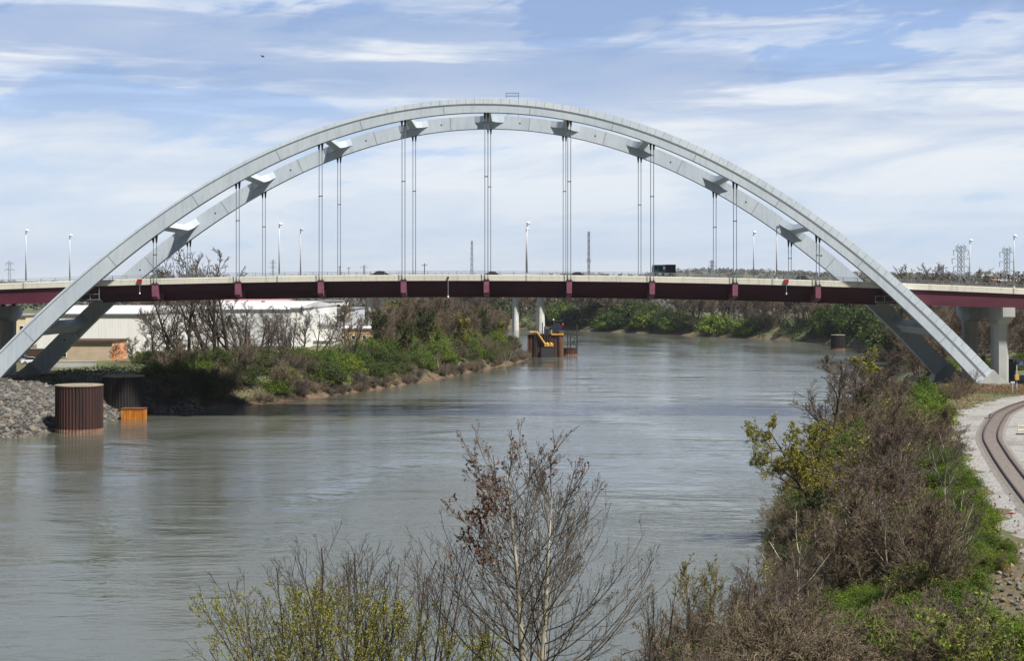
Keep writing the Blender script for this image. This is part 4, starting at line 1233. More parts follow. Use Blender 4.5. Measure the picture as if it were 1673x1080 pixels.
# ------------------------------------------------------------------ vegetation
def leaf_mat(name, c1, c2, c3, scale=0.5, trans=0.3, rough=0.7):
    """leaf colour varies leaf by leaf, clump by clump and plant by plant"""
    m, t, b = new_mat(name)
    geo = t.nodes.new("ShaderNodeNewGeometry")
    oi = t.nodes.new("ShaderNodeObjectInfo")
    co = t.nodes.new("ShaderNodeTexCoord").outputs["Object"]
    f = math_node(t, "ADD", math_node(t, "MULTIPLY", noise(t, co, scale, 3), 0.55), math_node(t, "MULTIPLY", geo.outputs["Random Per Island"], 0.3))
    f = math_node(t, "ADD", f, math_node(t, "MULTIPLY", oi.outputs["Random"], 0.22))
    c = ramp(t, f, [(0.3, c1), (0.55, c2), (0.8, c3)])
    t.links.new(c, b.inputs["Base Color"]); b.inputs["Roughness"].default_value = rough
    b.inputs["Specular IOR Level"].default_value = 0.25
    if trans:
        tr_ = t.nodes.new("ShaderNodeBsdfTranslucent"); t.links.new(c, tr_.inputs["Color"])
        mx_ = t.nodes.new("ShaderNodeMixShader"); mx_.inputs[0].default_value = trans
        t.links.new(b.outputs[0], mx_.inputs[1]); t.links.new(tr_.outputs[0], mx_.inputs[2])
        t.links.new(mx_.outputs[0], t.nodes["Material Output"].inputs["Surface"])
    MATS[name] = m
    return m
def bark_mat(name, c1, c2, scale=1.0):
    m, t, b = new_mat(name)
    co = t.nodes.new("ShaderNodeTexCoord").outputs["Object"]
    oi = t.nodes.new("ShaderNodeObjectInfo")
    mp = t.nodes.new("ShaderNodeMapping"); mp.inputs["Scale"].default_value = (1, 1, 0.4); t.links.new(co, mp.inputs[0])
    c = ramp(t, noise(t, mp.outputs[0], scale, 5, 0.65), [(0.35, c1), (0.65, c2)])
    v = ramp(t, oi.outputs["Random"], [(0.0, 0.75), (1.0, 1.2)])
    t.links.new(mixc(t, 1.0, c, v, "MULTIPLY"), b.inputs["Base Color"]); b.inputs["Roughness"].default_value = 0.95
    b.inputs["Specular IOR Level"].default_value = 0.1
    MATS[name] = m
    return m
bark_mat("bark_dark", srgb(66, 58, 52), srgb(92, 82, 74))
bark_mat("bark_brown", srgb(92, 74, 64), srgb(126, 104, 90))
bark_mat("twig_brown", srgb(100, 90, 75), srgb(134, 121, 102))
bark_mat("twig_purple", srgb(94, 84, 77), srgb(126, 113, 103))
bark_mat("twig_grey", srgb(80, 74, 66), srgb(112, 103, 92))
bark_mat("twig_dark", srgb(82, 75, 66), srgb(116, 106, 92))
bark_mat("bark_pale", srgb(120, 112, 98), srgb(186, 180, 164), 2.2)
leaf_mat("leaf_green", srgb(58, 78, 28), srgb(94, 118, 38), srgb(142, 152, 56))
leaf_mat("leaf_dull", srgb(52, 66, 34), srgb(76, 90, 44), srgb(104, 112, 58))
leaf_mat("leaf_yellow", srgb(106, 110, 38), srgb(138, 140, 48), srgb(166, 162, 66))
leaf_mat("leaf_rust", srgb(74, 46, 34), srgb(106, 64, 44), srgb(136, 86, 58), trans=0.1)
leaf_mat("leaf_dark", srgb(40, 54, 30), srgb(58, 78, 34), srgb(84, 108, 44))
leaf_mat("leaf_straw", srgb(112, 92, 72), srgb(140, 116, 90), srgb(160, 136, 104), trans=0.1)

class Gen:
    def __init__(s, seed):
        s.r = np.random.default_rng(seed)
    def stems(s, P0, D0, length, rad, segs, wiggle, trop, taper=0.25, droop=0.0):
        """grow n polylines at once: P0, D0 (n,3); length, rad (n,)"""
        n = len(P0)
        P = np.zeros((n, segs + 1, 3)); P[:, 0] = P0
        d = D0 / np.linalg.norm(D0, axis=1, keepdims=True)
        step = (length / segs)[:, None]
        for k in range(segs):
            d = d + s.r.normal(size=(n, 3)) * wiggle + np.array([0, 0, trop - droop * (k / segs)])
            d /= np.linalg.norm(d, axis=1, keepdims=True)
            P[:, k + 1] = P[:, k] + d * step
        tt = np.linspace(0, 1, segs + 1)[None]
        Rr = rad[:, None] * (1 - tt * (1 - taper))
        return P, Rr, np.asarray(length)
    def children(s, parent, per, t0, t1, ang, ratio, rratio, segs, wiggle, trop, taper=0.25, lenfall=0.5, droop=0.0, golden=False):
        P, Rr, Ln = parent
        n, S, _ = P.shape
        m = n * per
        pi = np.repeat(np.arange(n), per)
        tt = t0 + (t1 - t0) * ((np.tile(np.arange(per), n) + s.r.uniform(0, 1, m)) / per)
        f = tt * (S - 1); i0 = np.minimum(f.astype(int), S - 2); fr = (f - i0)[:, None]
        a, b = P[pi, i0], P[pi, i0 + 1]
        pos = a * (1 - fr) + b * fr
        tan = (b - a); tan /= np.linalg.norm(tan, axis=1, keepdims=True)
        rv = s.r.normal(size=(m, 3))
        per_ = rv - (rv * tan).sum(1, keepdims=True) * tan
        per_ /= np.linalg.norm(per_, axis=1, keepdims=True)
        if golden:
            ga = np.arange(m) * 2.39996 + s.r.normal(size=m) * 0.25
            rv = np.stack([np.cos(ga), np.sin(ga), np.zeros(m)], 1)
            per_ = rv - (rv * tan).sum(1, keepdims=True) * tan
            per_ /= np.linalg.norm(per_, axis=1, keepdims=True)
        an = np.radians(ang * s.r.uniform(0.7, 1.3, m))[:, None]
        d = tan * np.cos(an) + per_ * np.sin(an)
        ln = Ln[pi] * ratio * (1 - lenfall * (tt - t0) / max(t1 - t0, 1e-6)) * s.r.uniform(0.6, 1.25, m)
        r0 = Rr[pi, i0] * (1 - fr[:, 0]) + Rr[pi, i0 + 1] * fr[:, 0]
        return s.stems(pos, d, ln, np.minimum(r0 * rratio, r0 * 0.9), segs, wiggle, trop, taper, droop)
def tubes(parts):
    """parts: list of (P, R, L, sides, minimum radius) -> verts, quads"""
    V, Q, off = [], [], 0
    for (P, Rr, _), n, rmin in parts:
        N_, S, _3 = P.shape
        T = np.gradient(P, axis=1); T /= np.linalg.norm(T, axis=2, keepdims=True) + 1e-9
        ref = np.where(np.abs(T[..., 2:3]) > 0.9, np.array([1.0, 0, 0]), np.array([0, 0, 1.0]))
        A = np.cross(T, ref); A /= np.linalg.norm(A, axis=2, keepdims=True) + 1e-9
        Bv = np.cross(T, A)
        an = 2 * np.pi * np.arange(n) / n
        ring = A[:, :, None] * np.cos(an)[:, None] + Bv[:, :, None] * np.sin(an)[:, None]
        RR = np.maximum(Rr, rmin)[..., None, None]
        v = (P[:, :, None] + ring * RR).reshape(-1, 3)
        idx = np.arange(N_ * S * n).reshape(N_, S, n) + off
        nx_ = np.roll(idx, -1, axis=2)
        q = np.stack([idx[:, :-1], nx_[:, :-1], nx_[:, 1:], idx[:, 1:]], -1).reshape(-1, 4)
        V.append(v); Q.append(q); off += len(v)
    return np.concatenate(V), np.concatenate(Q)
def leaves(rng, C, size, flat=0.0):
    """a folded leaf-like quad at each centre"""
    n = len(C)
    a = rng.normal(size=(n, 3)); a /= np.linalg.norm(a, axis=1, keepdims=True)
    b = rng.normal(size=(n, 3)); b[:, 2] *= (1 - flat); b -= (a * b).sum(1, keepdims=True) * a
    b /= np.linalg.norm(b, axis=1, keepdims=True)
    s = (size * rng.uniform(0.6, 1.3, n))[:, None]
    v = np.stack([C - a * s, C + b * s * 0.55, C + a * s, C - b * s * 0.55], 1).reshape(-1, 3)
    return v, np.arange(n * 4).reshape(n, 4)
def on_stems(rng, st, per, t0=0.2, jit=0.05):
    P = st[0]; n, S, _ = P.shape
    m = n * per; pi = np.repeat(np.arange(n), per)
    f = rng.uniform(t0, 1, m) * (S - 1); i0 = np.minimum(f.astype(int), S - 2); fr = (f - i0)[:, None]
    return P[pi, i0] * (1 - fr) + P[pi, i0 + 1] * fr + rng.normal(size=(m, 3)) * jit
class Plant:
    """meshes of one kind of plant: list of (part name, mesh)"""
    def __init__(s, parts): s.parts = parts
def two_meshes(nm, big, small, bark, twig, lv=None, leaf=None, leaf_name="foliage"):
    parts = [("trunk", np_mesh(nm + "_trunk", *tubes(big), None, MATS[bark], True))]
    if small:
        parts.append(("crown", np_mesh(nm + "_crown", *tubes(small), None, MATS[twig], False)))
    if lv is not None:
        parts.append((leaf_name, np_mesh(nm + "_leaves", lv[0], lv[1], None, MATS[leaf], False)))
    return Plant(parts)
A1 = np.array

def bare_tree(seed, H=10.0, spread=42, nlimb=9, bark="bark_dark", twig="twig_grey", stems=1, twigs=(6, 5), r0=0.2, lv=None, leaf=None, lsize=0.09, lper=2, clear=0.28, trop=0.05, rtwig=0.013, lean=0.06, ratio=0.56):
    """bare deciduous tree about H tall"""
    g = Gen(seed)
    D = np.stack([g.r.normal(size=stems) * (lean if stems == 1 else 0.32), g.r.normal(size=stems) * (lean if stems == 1 else 0.32), np.ones(stems)], 1)
    st = g.stems(np.zeros((stems, 3)) - [0, 0, 0.4], D, np.full(stems, H * 0.86) * g.r.uniform(0.85, 1.05, stems), np.full(stems, r0), 9, 0.07, 0.05, 0.15)
    l1 = g.children(st, nlimb, clear, 0.95, spread, ratio, 0.62, 7, 0.10, trop + 0.04, 0.2, 0.55)
    l2 = g.children(l1, twigs[0], 0.2, 0.97, 40, 0.5, 0.6, 5, 0.12, trop, 0.25)
    l3 = g.children(l2, twigs[1], 0.15, 0.97, 38, 0.5, 0.6, 4, 0.14, trop, 0.3)
    l4 = g.children(l3, 5, 0.2, 1.0, 36, 0.55, 0.65, 3, 0.16, trop * 0.7, 0.4)
    lvs = None
    if lv:
        lvs = leaves(g.r, np.concatenate([on_stems(g.r, l4, lper), on_stems(g.r, l3, lper)]), lsize)
    return two_meshes("tree", [(st, 7, 0.03), (l1, 5, 0.025)], [(l2, 4, rtwig * 1.3), (l3, 3, rtwig), (l4, 3, rtwig * 0.7)], bark, twig, lvs, leaf)
def thicket(seed, H=3.5, n=14, twig="twig_brown", spread=0.45, per=(7, 6), rtwig=0.012, droop=0.0, leaf=None, lsize=0.08, lper=1, lkeep=1.0):
    """many stemmed bare bush"""
    g = Gen(seed)
    P0 = np.stack([g.r.normal(size=n) * H * 0.13, g.r.normal(size=n) * H * 0.13, np.full(n, -0.2)], 1)
    D = np.stack([g.r.normal(size=n) * spread, g.r.normal(size=n) * spread, np.ones(n)], 1)
    st = g.stems(P0, D, H * g.r.uniform(0.65, 1.1, n), np.full(n, 0.035), 7, 0.13, 0.0, 0.3, droop)
    l1 = g.children(st, per[0], 0.15, 0.98, 36, 0.5, 0.6, 5, 0.16, 0.03, 0.35, droop=droop)
    l2 = g.children(l1, per[1], 0.15, 1.0, 38, 0.5, 0.7, 4, 0.18, 0.02, 0.4, droop=droop)
    l3 = g.children(l2, 3, 0.2, 1.0, 38, 0.55, 0.8, 3, 0.2, 0.0, 0.5)
    parts = [("stems", np_mesh("thicket_stems", *tubes([(st, 5, 0.02), (l1, 4, 0.014)]), None, MATS[twig], True)),
             ("twigs", np_mesh("thicket_twigs", *tubes([(l2, 3, rtwig), (l3, 3, rtwig * 0.75)]), None, MATS[twig], False))]
    if leaf:
        C = np.concatenate([on_stems(g.r, l3, lper), on_stems(g.r, l2, lper)])
        if lkeep < 1: C = C[g.r.uniform(size=len(C)) < lkeep]
        v, q = leaves(g.r, C, lsize)
        parts.append(("foliage", np_mesh("thicket_leaves", v, q, None, MATS[leaf])))
    return Plant(parts)
def bush(seed, R_=2.0, H=2.6, clumps=46, per=120, size=0.1, leaf="leaf_green", twig="twig_brown"):
    """leafy bush: clumps of leaves on arching stems, ragged outline with gaps"""
    g = Gen(seed)
    n = 12
    P0 = np.stack([g.r.normal(size=n) * 0.25, g.r.normal(size=n) * 0.25, np.full(n, -0.2)], 1)
    D = np.stack([g.r.normal(size=n) * 0.55, g.r.normal(size=n) * 0.55, np.ones(n)], 1)
    st = g.stems(P0, D, H * g.r.uniform(0.7, 1.15, n), np.full(n, 0.035), 6, 0.14, 0.0, 0.3, 0.08)
    l1 = g.children(st, 6, 0.2, 1.0, 45, 0.55, 0.6, 4, 0.18, 0.02, 0.4)
    th = g.r.uniform(0, 2 * np.pi, clumps); u = g.r.uniform(0.02, 1, clumps); rr = g.r.uniform(0.55, 1.05, clumps)
    C = np.stack([np.cos(th) * np.sqrt(1 - u ** 2) * R_ * rr, np.sin(th) * np.sqrt(1 - u ** 2) * R_ * rr, u * H * rr + 0.1], 1)
    Cs = np.repeat(C, per, 0); sg = np.repeat(g.r.uniform(0.16, 0.42, clumps) * R_ / 2, per)[:, None]
    pts = Cs + g.r.normal(size=Cs.shape) * sg * np.array([1, 1, 0.75])
    pts = np.concatenate([pts, on_stems(g.r, l1, 8, 0.3, 0.12)])
    pts = pts[pts[:, 2] > 0.02]
    v, q = leaves(g.r, pts, size, 0.3)
    return Plant([("foliage", np_mesh("bush_leaves", v, q, None, MATS[leaf])), ("stems", np_mesh("bush_stems", *tubes([(st, 4, 0.02), (l1, 3, 0.014)]), None, MATS[twig], True))])
def place(plant, name, label, cat, x, y, s=1.0, rz=None, group=None, z=None, single=False, tilt=(0, 0), sz=None):
    rz = rng.uniform(0, 6.28) if rz is None else rz
    z = gz(x, y) if z is None else z
    scl = (s, s, s * (sz or 1.0))
    root = thing(name, label, cat, (x, y, z - 0.05), 0, group)
    root.rotation_euler = (tilt[0], tilt[1], rz); root.scale = scl
    for pn, me in plant.parts:
        obj(pn, me, root)
    return root
def along(poly, s0, s1, k):
    """k random points along a polyline between two y values, and the inland normal"""
    P = np.array(poly, float)
    seg = np.diff(P, axis=0); ln = np.hypot(seg[:, 0], seg[:, 1]); cum = np.concatenate([[0], np.cumsum(ln)])
    s = np.sort(rng.uniform(s0, s1, k)) if k else np.array([])
    i = np.clip(np.searchsorted(cum, s) - 1, 0, len(seg) - 1)
    q = (s - cum[i]) / ln[i]
    p = P[i] + seg[i] * q[:, None]
    nrm = np.stack([seg[i, 1], -seg[i, 0]], 1) / ln[i][:, None]
    return p, nrm
def arc_at(poly, idx):
    P = np.array(poly, float); ln = np.hypot(*np.diff(P, axis=0).T); return float(ln[:idx].sum())
def px_of(x, y): return CX + x * F / y

# ---- prototypes
big_bare = [bare_tree(11, 10, 46, 13, "bark_dark", "twig_grey", twigs=(9, 7), r0=0.2, clear=0.2), bare_tree(12, 10, 40, 12, "bark_dark", "twig_grey", stems=2, twigs=(8, 6), r0=0.17, clear=0.22), bare_tree(13, 10, 50, 12, "bark_dark", "twig_grey", twigs=(9, 7), r0=0.22, clear=0.18)]
tall_bare = [bare_tree(14, 10, 36, 6, "bark_dark", "twig_grey", stems=2, twigs=(7, 5), r0=0.2, clear=0.18, lean=0.1, ratio=0.62), bare_tree(15, 10, 34, 7, "bark_dark", "twig_grey", stems=2, twigs=(7, 5), r0=0.18, clear=0.2, ratio=0.6), bare_tree(16, 10, 40, 8, "bark_dark", "twig_grey", twigs=(8, 5), r0=0.22, clear=0.16, lean=0.2, ratio=0.66)]
brown_bare = [bare_tree(21, 8, 42, 13, "bark_brown", "twig_brown", twigs=(10, 8), r0=0.14, clear=0.12), bare_tree(22, 8, 48, 13, "bark_brown", "twig_purple", stems=2, twigs=(9, 7), r0=0.12, clear=0.1), bare_tree(23, 8, 42, 12, "bark_brown", "twig_brown", stems=3, twigs=(8, 7), r0=0.11, clear=0.1)]
budding = [bare_tree(31, 8, 44, 13, "bark_brown", "twig_brown", twigs=(8, 6), r0=0.13, lv=True, leaf="leaf_yellow", lsize=0.1, lper=2, clear=0.12), bare_tree(32, 8, 48, 12, "bark_brown", "twig_brown", stems=2, twigs=(7, 6), r0=0.12, lv=True, leaf="leaf_dull", lsize=0.11, lper=2, clear=0.1)]
far_bare = [bare_tree(41, 10, 42, 11, "bark_dark", "twig_grey", twigs=(7, 5), r0=0.22, rtwig=0.035), bare_tree(42, 10, 40, 10, "bark_dark", "twig_brown", stems=2, twigs=(7, 5), r0=0.18, rtwig=0.035)]
thickets = [thicket(51, 3.5, 18, "twig_brown", 0.5, (9, 8)), thicket(52, 3.5, 20, "twig_purple", 0.6, (9, 8)), thicket(53, 3.2, 24, "twig_brown", 0.75, (9, 7), droop=0.14), thicket(54, 3.5, 18, "twig_grey", 0.55, (9, 8))]
hazy_thicket = [thicket(55, 3.5, 18, "twig_brown", 0.55, (9, 7), leaf="leaf_green", lsize=0.08, lper=2, lkeep=0.5), thicket(56, 3.5, 18, "twig_grey", 0.55, (9, 7), leaf="leaf_yellow", lsize=0.08, lper=1, lkeep=0.45)]
bushes = [bush(61, 2.2, 2.7, 60, 130, leaf="leaf_green"), bush(62, 2.5, 2.4, leaf="leaf_green", clumps=66, per=130), bush(63, 2.0, 3.0, 56, 130, leaf="leaf_dull"), bush(64, 2.5, 2.4, leaf="leaf_dull", clumps=64, per=130)]
fine_bush = [bush(65, 2.0, 2.4, 80, 260, 0.06, "leaf_green"), bush(66, 2.0, 2.0, 74, 260, 0.06, "leaf_green")]
far_bush = [bush(67, 2.6, 3.0, 50, 70, 0.2, "leaf_dark"), bush(68, 2.8, 2.6, 50, 70, 0.2, "leaf_green"), bush(69, 2.6, 3.2, 50, 70, 0.2, "leaf_dull")]

# ---- left bank, from the rocks to the dock
S_L = {i: arc_at(LEFT_BANK[::-1], i) for i in range(len(LEFT_BANK))}
LB = LEFT_BANK[::-1]
s_start = arc_at(LB, 5) + 1          # (-63, 269)
s_end = arc_at(LB, 12)               # (4, 500)
p, nr = along(LB, s_start, s_end, 145)
for i in range(len(p)):
    d = rng.uniform(2.2, 17); q = p[i] - nr[i] * d
    if river_dist(q[:1], q[1:])[0][0] < 1: q = p[i] + nr[i] * d
    px_ = px_of(*q)
    if px_ < 246 and q[1] < 303: continue
    g_ = 0.85 if (480 < px_ < 720) else 0.62
    s = rng.uniform(1.1, 1.9)
    if d < 4: s *= 0.7
    if rng.uniform() < g_:
        place(bushes[rng.integers(0, 2)] if rng.uniform() < 0.62 else bushes[rng.integers(2, 4)], "bush", "fresh green bush on the left bank slope below the bare trees", "bush", q[0], q[1], s, group="green bushes along the left bank", sz=0.85)
    else:
        place(thickets[rng.integers(0, 4)], "bare_bush", "leafless brown bush among the green bushes of the left bank", "bush", q[0], q[1], s * 0.95, group="bare bushes along the left bank")
p, nr = along(LB, s_start + 4, s_end + 8, 120)
for i in range(len(p)):
    q = p[i] - nr[i] * rng.uniform(0.4, 2.6)
    if river_dist(q[:1], q[1:])[0][0] < 0: q = p[i] + nr[i] * rng.uniform(0.4, 2.6)
    place(thickets[rng.integers(0, 4)], "bare_bush", "low reddish brown twiggy bush at the left waterline", "bush", q[0], q[1], rng.uniform(0.45, 0.95), group="bare bushes at the left waterline", sz=0.75)
# tall trees by the warehouse, crowns rising above the deck
for i, (px_, y, h, k, lab) in enumerate([
        (304, 316, 2.4, 0, "tall bare tree rising above the deck, leftmost of three before the pale warehouse"), (349, 322, 2.75, 1, "tall forked bare tree rising above the deck, middle of three before the pale warehouse"),
        (376, 326, 2.5, 2, "tall bare tree rising above the deck, rightmost of three before the pale warehouse"),
        (405, 318, 1.7, 0, "dark bare tree leaning right in front of the pale warehouse"), (322, 305, 1.15, 1, "small dark bare tree on the slope beneath the tall left trio"),
        (446, 330, 1.4, 2, "bare tree in front of the right half of the pale warehouse"), (478, 338, 1.3, 1, "bare tree in front of the white annex"),
        (540, 345, 1.25, 0, "bare tree in front of the small white office"), (572, 352, 1.5, 2, "dark stout bare tree between the office and the tan building"),
        (266, 320, 1.9, 2, "pale bare tree right of the white warehouse corner")]):
    place(tall_bare[k], "bare_tree", lab, "tree", wx(px_, y), y, h, rz=i * 1.3)
for i, (px_, y, h) in enumerate(((250, 328, 1.35), (288, 332, 1.5), (333, 335, 1.3), (360, 334, 1.6), (392, 330, 1.4), (424, 338, 1.5), (434, 326, 1.1), (462, 342, 1.35), (494, 350, 1.2), (515, 352, 1.25), (300, 304, 0.9), (385, 312, 1.0))):
    place(tall_bare[i % 3] if i % 2 else big_bare[i % 3], "bare_tree", "fine twigged bare tree in the row before the white warehouses", "tree", wx(px_, y), y, h, group="bare trees before the white warehouses")
for i in range(30):
    px_ = 232 + i * 9.2; y = rng.uniform(306, 330) + 0.06 * (px_ - 232)
    place(bushes[i % 4] if i % 3 else hazy_thicket[i % 2], "bush", "fresh green bush on the left bank slope below the bare trees", "bush", wx(px_, y), y, rng.uniform(0.8, 1.2), group="green bushes along the left bank", sz=0.85)
for px_, y, s in ((215, 330, 0.8), (240, 335, 0.7), (190, 326, 0.6)):
    place(brown_bare[0], "bare_tree", "slender bare sapling beside the orange workshop wall", "tree", wx(px_, y), y, s, group="saplings by the workshop")
# mixed wood behind the bushes
n_ = 0
while n_ < 50:
    x, y = rng.uniform(-75, 5), rng.uniform(345, 520)
    d, r_ = river_dist(np.array([x]), np.array([y]))
    px_ = px_of(x, y)
    if r_[0] or d[0] < 6 or d[0] > 60 or px_ < 560: continue
    if px_ < 640 and y > 420: continue
    n_ += 1
    top = (24.2 - gz(x, y)) / 8
    if rng.uniform() < 0.28:
        place(budding[rng.integers(0, 2)], "budding_tree", "yellow green budding tree in the mixed wood behind the left bank bushes", "tree", x, y, min(rng.uniform(1.0, 1.6), top), group="budding trees of the left bank wood")
    else:
        place(brown_bare[rng.integers(0, 3)], "bare_tree", "bare brown tree in the mixed wood behind the left bank bushes", "tree", x, y, min(rng.uniform(1.1, 2.0), top), group="bare trees of the left bank wood")
# pale leaning trunks at the water
for px_, y, sc_, tl, lab in ((716, 378, 1.1, 0.1, "pale trunked birch like tree on the left bank, left one of two"), (822, 430, 1.15, 0.22, "pale trunked leaning tree on the left bank near the dock")):
    place(bare_tree(71 + px_, 8, 34, 9, "bark_pale", "twig_brown", r0=0.14), "bare_tree", lab, "tree", wx(px_, y), y, sc_, rz=0.4, tilt=(0, tl))
# trees seen over the deck at the left, and city trees further back
for i in range(26):
    y = rng.uniform(520, 760); px_ = rng.uniform(490, 840); x = wx(px_, y)
    if river_dist(np.array([x]), np.array([y]))[0][0] < 6: continue
    place(far_bare[i % 2], "bare_tree", "bare tree in the town behind the left bank wood", "tree", x, y, rng.uniform(0.9, 1.5), group="bare trees in the town")
for px_, y, s in ((500, 520, 1.0), (492, 530, 0.8)):
    place(far_bush[0], "bush", "round olive evergreen beside the white annex", "bush", wx(px_, y), y, 2.6 * s, group="evergreens by the white annex")
for i, px_ in enumerate((262, 276, 290, 318, 330)):
    y = 430 + i * 6
    place(brown_bare[i % 3], "bare_tree", "reddish bare crown showing over the deck left of the tall trio", "tree", wx(px_, y), y, 2.9 + 0.2 * (i % 2), group="reddish trees behind the warehouse")

# ---- far right shore, seen under the deck
RB = RIGHT_BANK
s0, s1 = arc_at(RB, 11), arc_at(RB, 18)
p, nr = along(RB, s0, s1, 95)
for i in range(len(p)):
    q = p[i] + nr[i] * rng.uniform(1.5, 11)
    if river_dist(q[:1], q[1:])[0][0] < 0: q = 2 * p[i] - q
    place(far_bush[(0, 0, 1, 2, 2)[rng.integers(0, 5)]] if rng.uniform() < 0.85 else thickets[3], "bush", "dark green bush along the far shore beneath the deck", "bush", q[0], q[1], rng.uniform(1.7, 2.9), group="bushes along the far shore")
p, nr = along(RB, s0, s1 + 40, 220)
for i in range(len(p)):
    dd = rng.uniform(6, 70); q = p[i] + nr[i] * dd
    if river_dist(q[:1], q[1:])[0][0] < 0: q = p[i] - nr[i] * dd
    top = (25.0 - gz(*q)) / 10
    place(far_bare[rng.integers(0, 2)], "bare_tree", "dark bare tree in the wood along the far shore beneath the deck", "tree", q[0], q[1], min(rng.uniform(1.3, 2.1), top), group="bare trees along the far shore")
# wooded slope beyond the right end of the bridge
for i in range(80):
    y = rng.uniform(300, 430); px_ = rng.uniform(1440, 1720); x = wx(px_, y)
    d, r_ = river_dist(np.array([x]), np.array([y]))
    if d[0] < 5: continue
    if y < 325 and px_ > 1560: continue
    top = (24.6 - gz(x, y)) / 8
    place(brown_bare[rng.integers(0, 3)], "bare_tree", "bare brown tree on the wooded slope beyond the right pier", "tree", x, y, min(rng.uniform(1.1, 2.0), top), group="bare trees beyond the right pier")
for i in range(18):
    y = rng.uniform(268, 330); px_ = rng.uniform(1490, 1700); x = wx(px_, y)
    if abs(y - 277) < 16 and 70 < x < 96: continue
    if river_dist(np.array([x]), np.array([y]))[0][0] < 4: continue
    place(bushes[rng.integers(0, 4)], "bush", "green bush at the foot of the wooded slope by the right pier", "bush", x, y, rng.uniform(0.5, 1.0), group="bushes by the right pier")
for i, (px_, y, s) in enumerate(((1478, 420, 3.1), (1500, 430, 3.0), (1512, 436, 3.2), (1533, 440, 2.9), (1556, 450, 2.8), (1600, 470, 2.7), (1468, 425, 2.9))):
    place(big_bare[i % 3], "bare_tree", "bare tree whose crown tops the deck right of the arch leg", "tree", wx(px_, y), y, (wz(rng.uniform(433, 442), y) - gz(wx(px_, y), y)) / 9.3, group="bare crowns above the right deck")

# ---- right bank, near
def on_right(x, y):
    d, r_ = river_dist(np.array([x]), np.array([y]))
    return float(d[0])
def edge_gravel(y): return float(np.interp(y, ge[:, 1], ge[:, 0]))
key_plants = [
    (big_bare[2], "bare_tree", "large grey bare tree spreading over the water below the right arch leg", 1352, 196, 1.95, 0.6, (0, -0.12)),
    (big_bare[0], "bare_tree", "grey bare tree behind the large one overhanging the water on the right bank", 1402, 214, 1.75, 2.2, (0, -0.05)),
    (brown_bare[1], "bare_tree", "reddish brown bare tree beneath the yellow budding crown on the right bank", 1432, 224, 1.75, 1.0, (0, 0)),
    (budding[0], "budding_tree", "yellow green budding crown at the far end of the right bank scrub", 1440, 236, 1.9, 0.2, (0, 0)),
    (budding[0], "budding_tree", "second yellow green budding crown near the dark arch leg", 1406, 238, 1.7, 3.0, (0, 0)),
    (brown_bare[0], "bare_tree", "forked brown tree standing between the bare giant and the green bushes", 1468, 200, 1.05, 4.0, (0, 0)),
    (brown_bare[1], "bare_tree", "broad purple brown bare tree in the middle of the right bank scrub", 1470, 136, 1.0, 0.0, (0, 0)),
    (brown_bare[2], "bare_tree", "purple brown multi stemmed tree beside the gravel", 1512, 152, 0.95, 2.0, (0, 0)),
    (brown_bare[1], "bare_tree", "dark brown tangled tree at the foot of the right bank scrub", 1430, 122, 0.85, 5.0, (0, 0)),
]
for pl, nm, lab, px_, y, s, rz, tl in key_plants:
    place(pl, nm, lab, "tree", wx(px_, y), y, s, rz=rz, tilt=tl, sz=0.72 if s > 1.1 else 0.9)
green_spots = [(1500, 210, 1.15), (1520, 205, 1.1), (1508, 196, 1.2), (1528, 190, 1.0), (1498, 188, 1.0), (1515, 178, 0.9), (1540, 232, 0.55), (1476, 222, 0.8), (1545, 236, 0.6),
               (1560, 132, 0.8), (1575, 126, 0.75), (1560, 120, 0.8), (1590, 116, 0.7), (1570, 110, 0.75), (1600, 108, 0.7), (1585, 103, 0.75), (1610, 100, 0.6), (1550, 112, 0.7), (1595, 96, 0.6), (1615, 93, 0.55),
               (1420, 180, 1.35), (1402, 174, 1.3), (1440, 168, 1.2), (1385, 152, 1.0), (1322, 112, 0.85), (1312, 104, 0.8), (1345, 108, 0.75), (1380, 84, 0.7), (1360, 80, 0.65), (1400, 78, 0.7), (1420, 82, 0.6), (1375, 76, 0.6),
               (1400, 74, 0.6), (1435, 77, 0.5), (1640, 72, 0.6), (1665, 73, 0.6), (1655, 70, 0.7), (1620, 69, 0.5), (1500, 100, 0.85), (1470, 104, 0.8), (1530, 96, 0.7), (1462, 118, 0.9), (1395, 96, 0.8)]
for i, (px_, y, s) in enumerate(green_spots):
    pl = fine_bush[i % 2] if y < 140 else bushes[i % 2]
    place(pl, "bush", "bright green bush in the brown scrub of the right bank", "bush", wx(px_, y), y, s, group="bright green bushes of the right bank")
n_ = 0
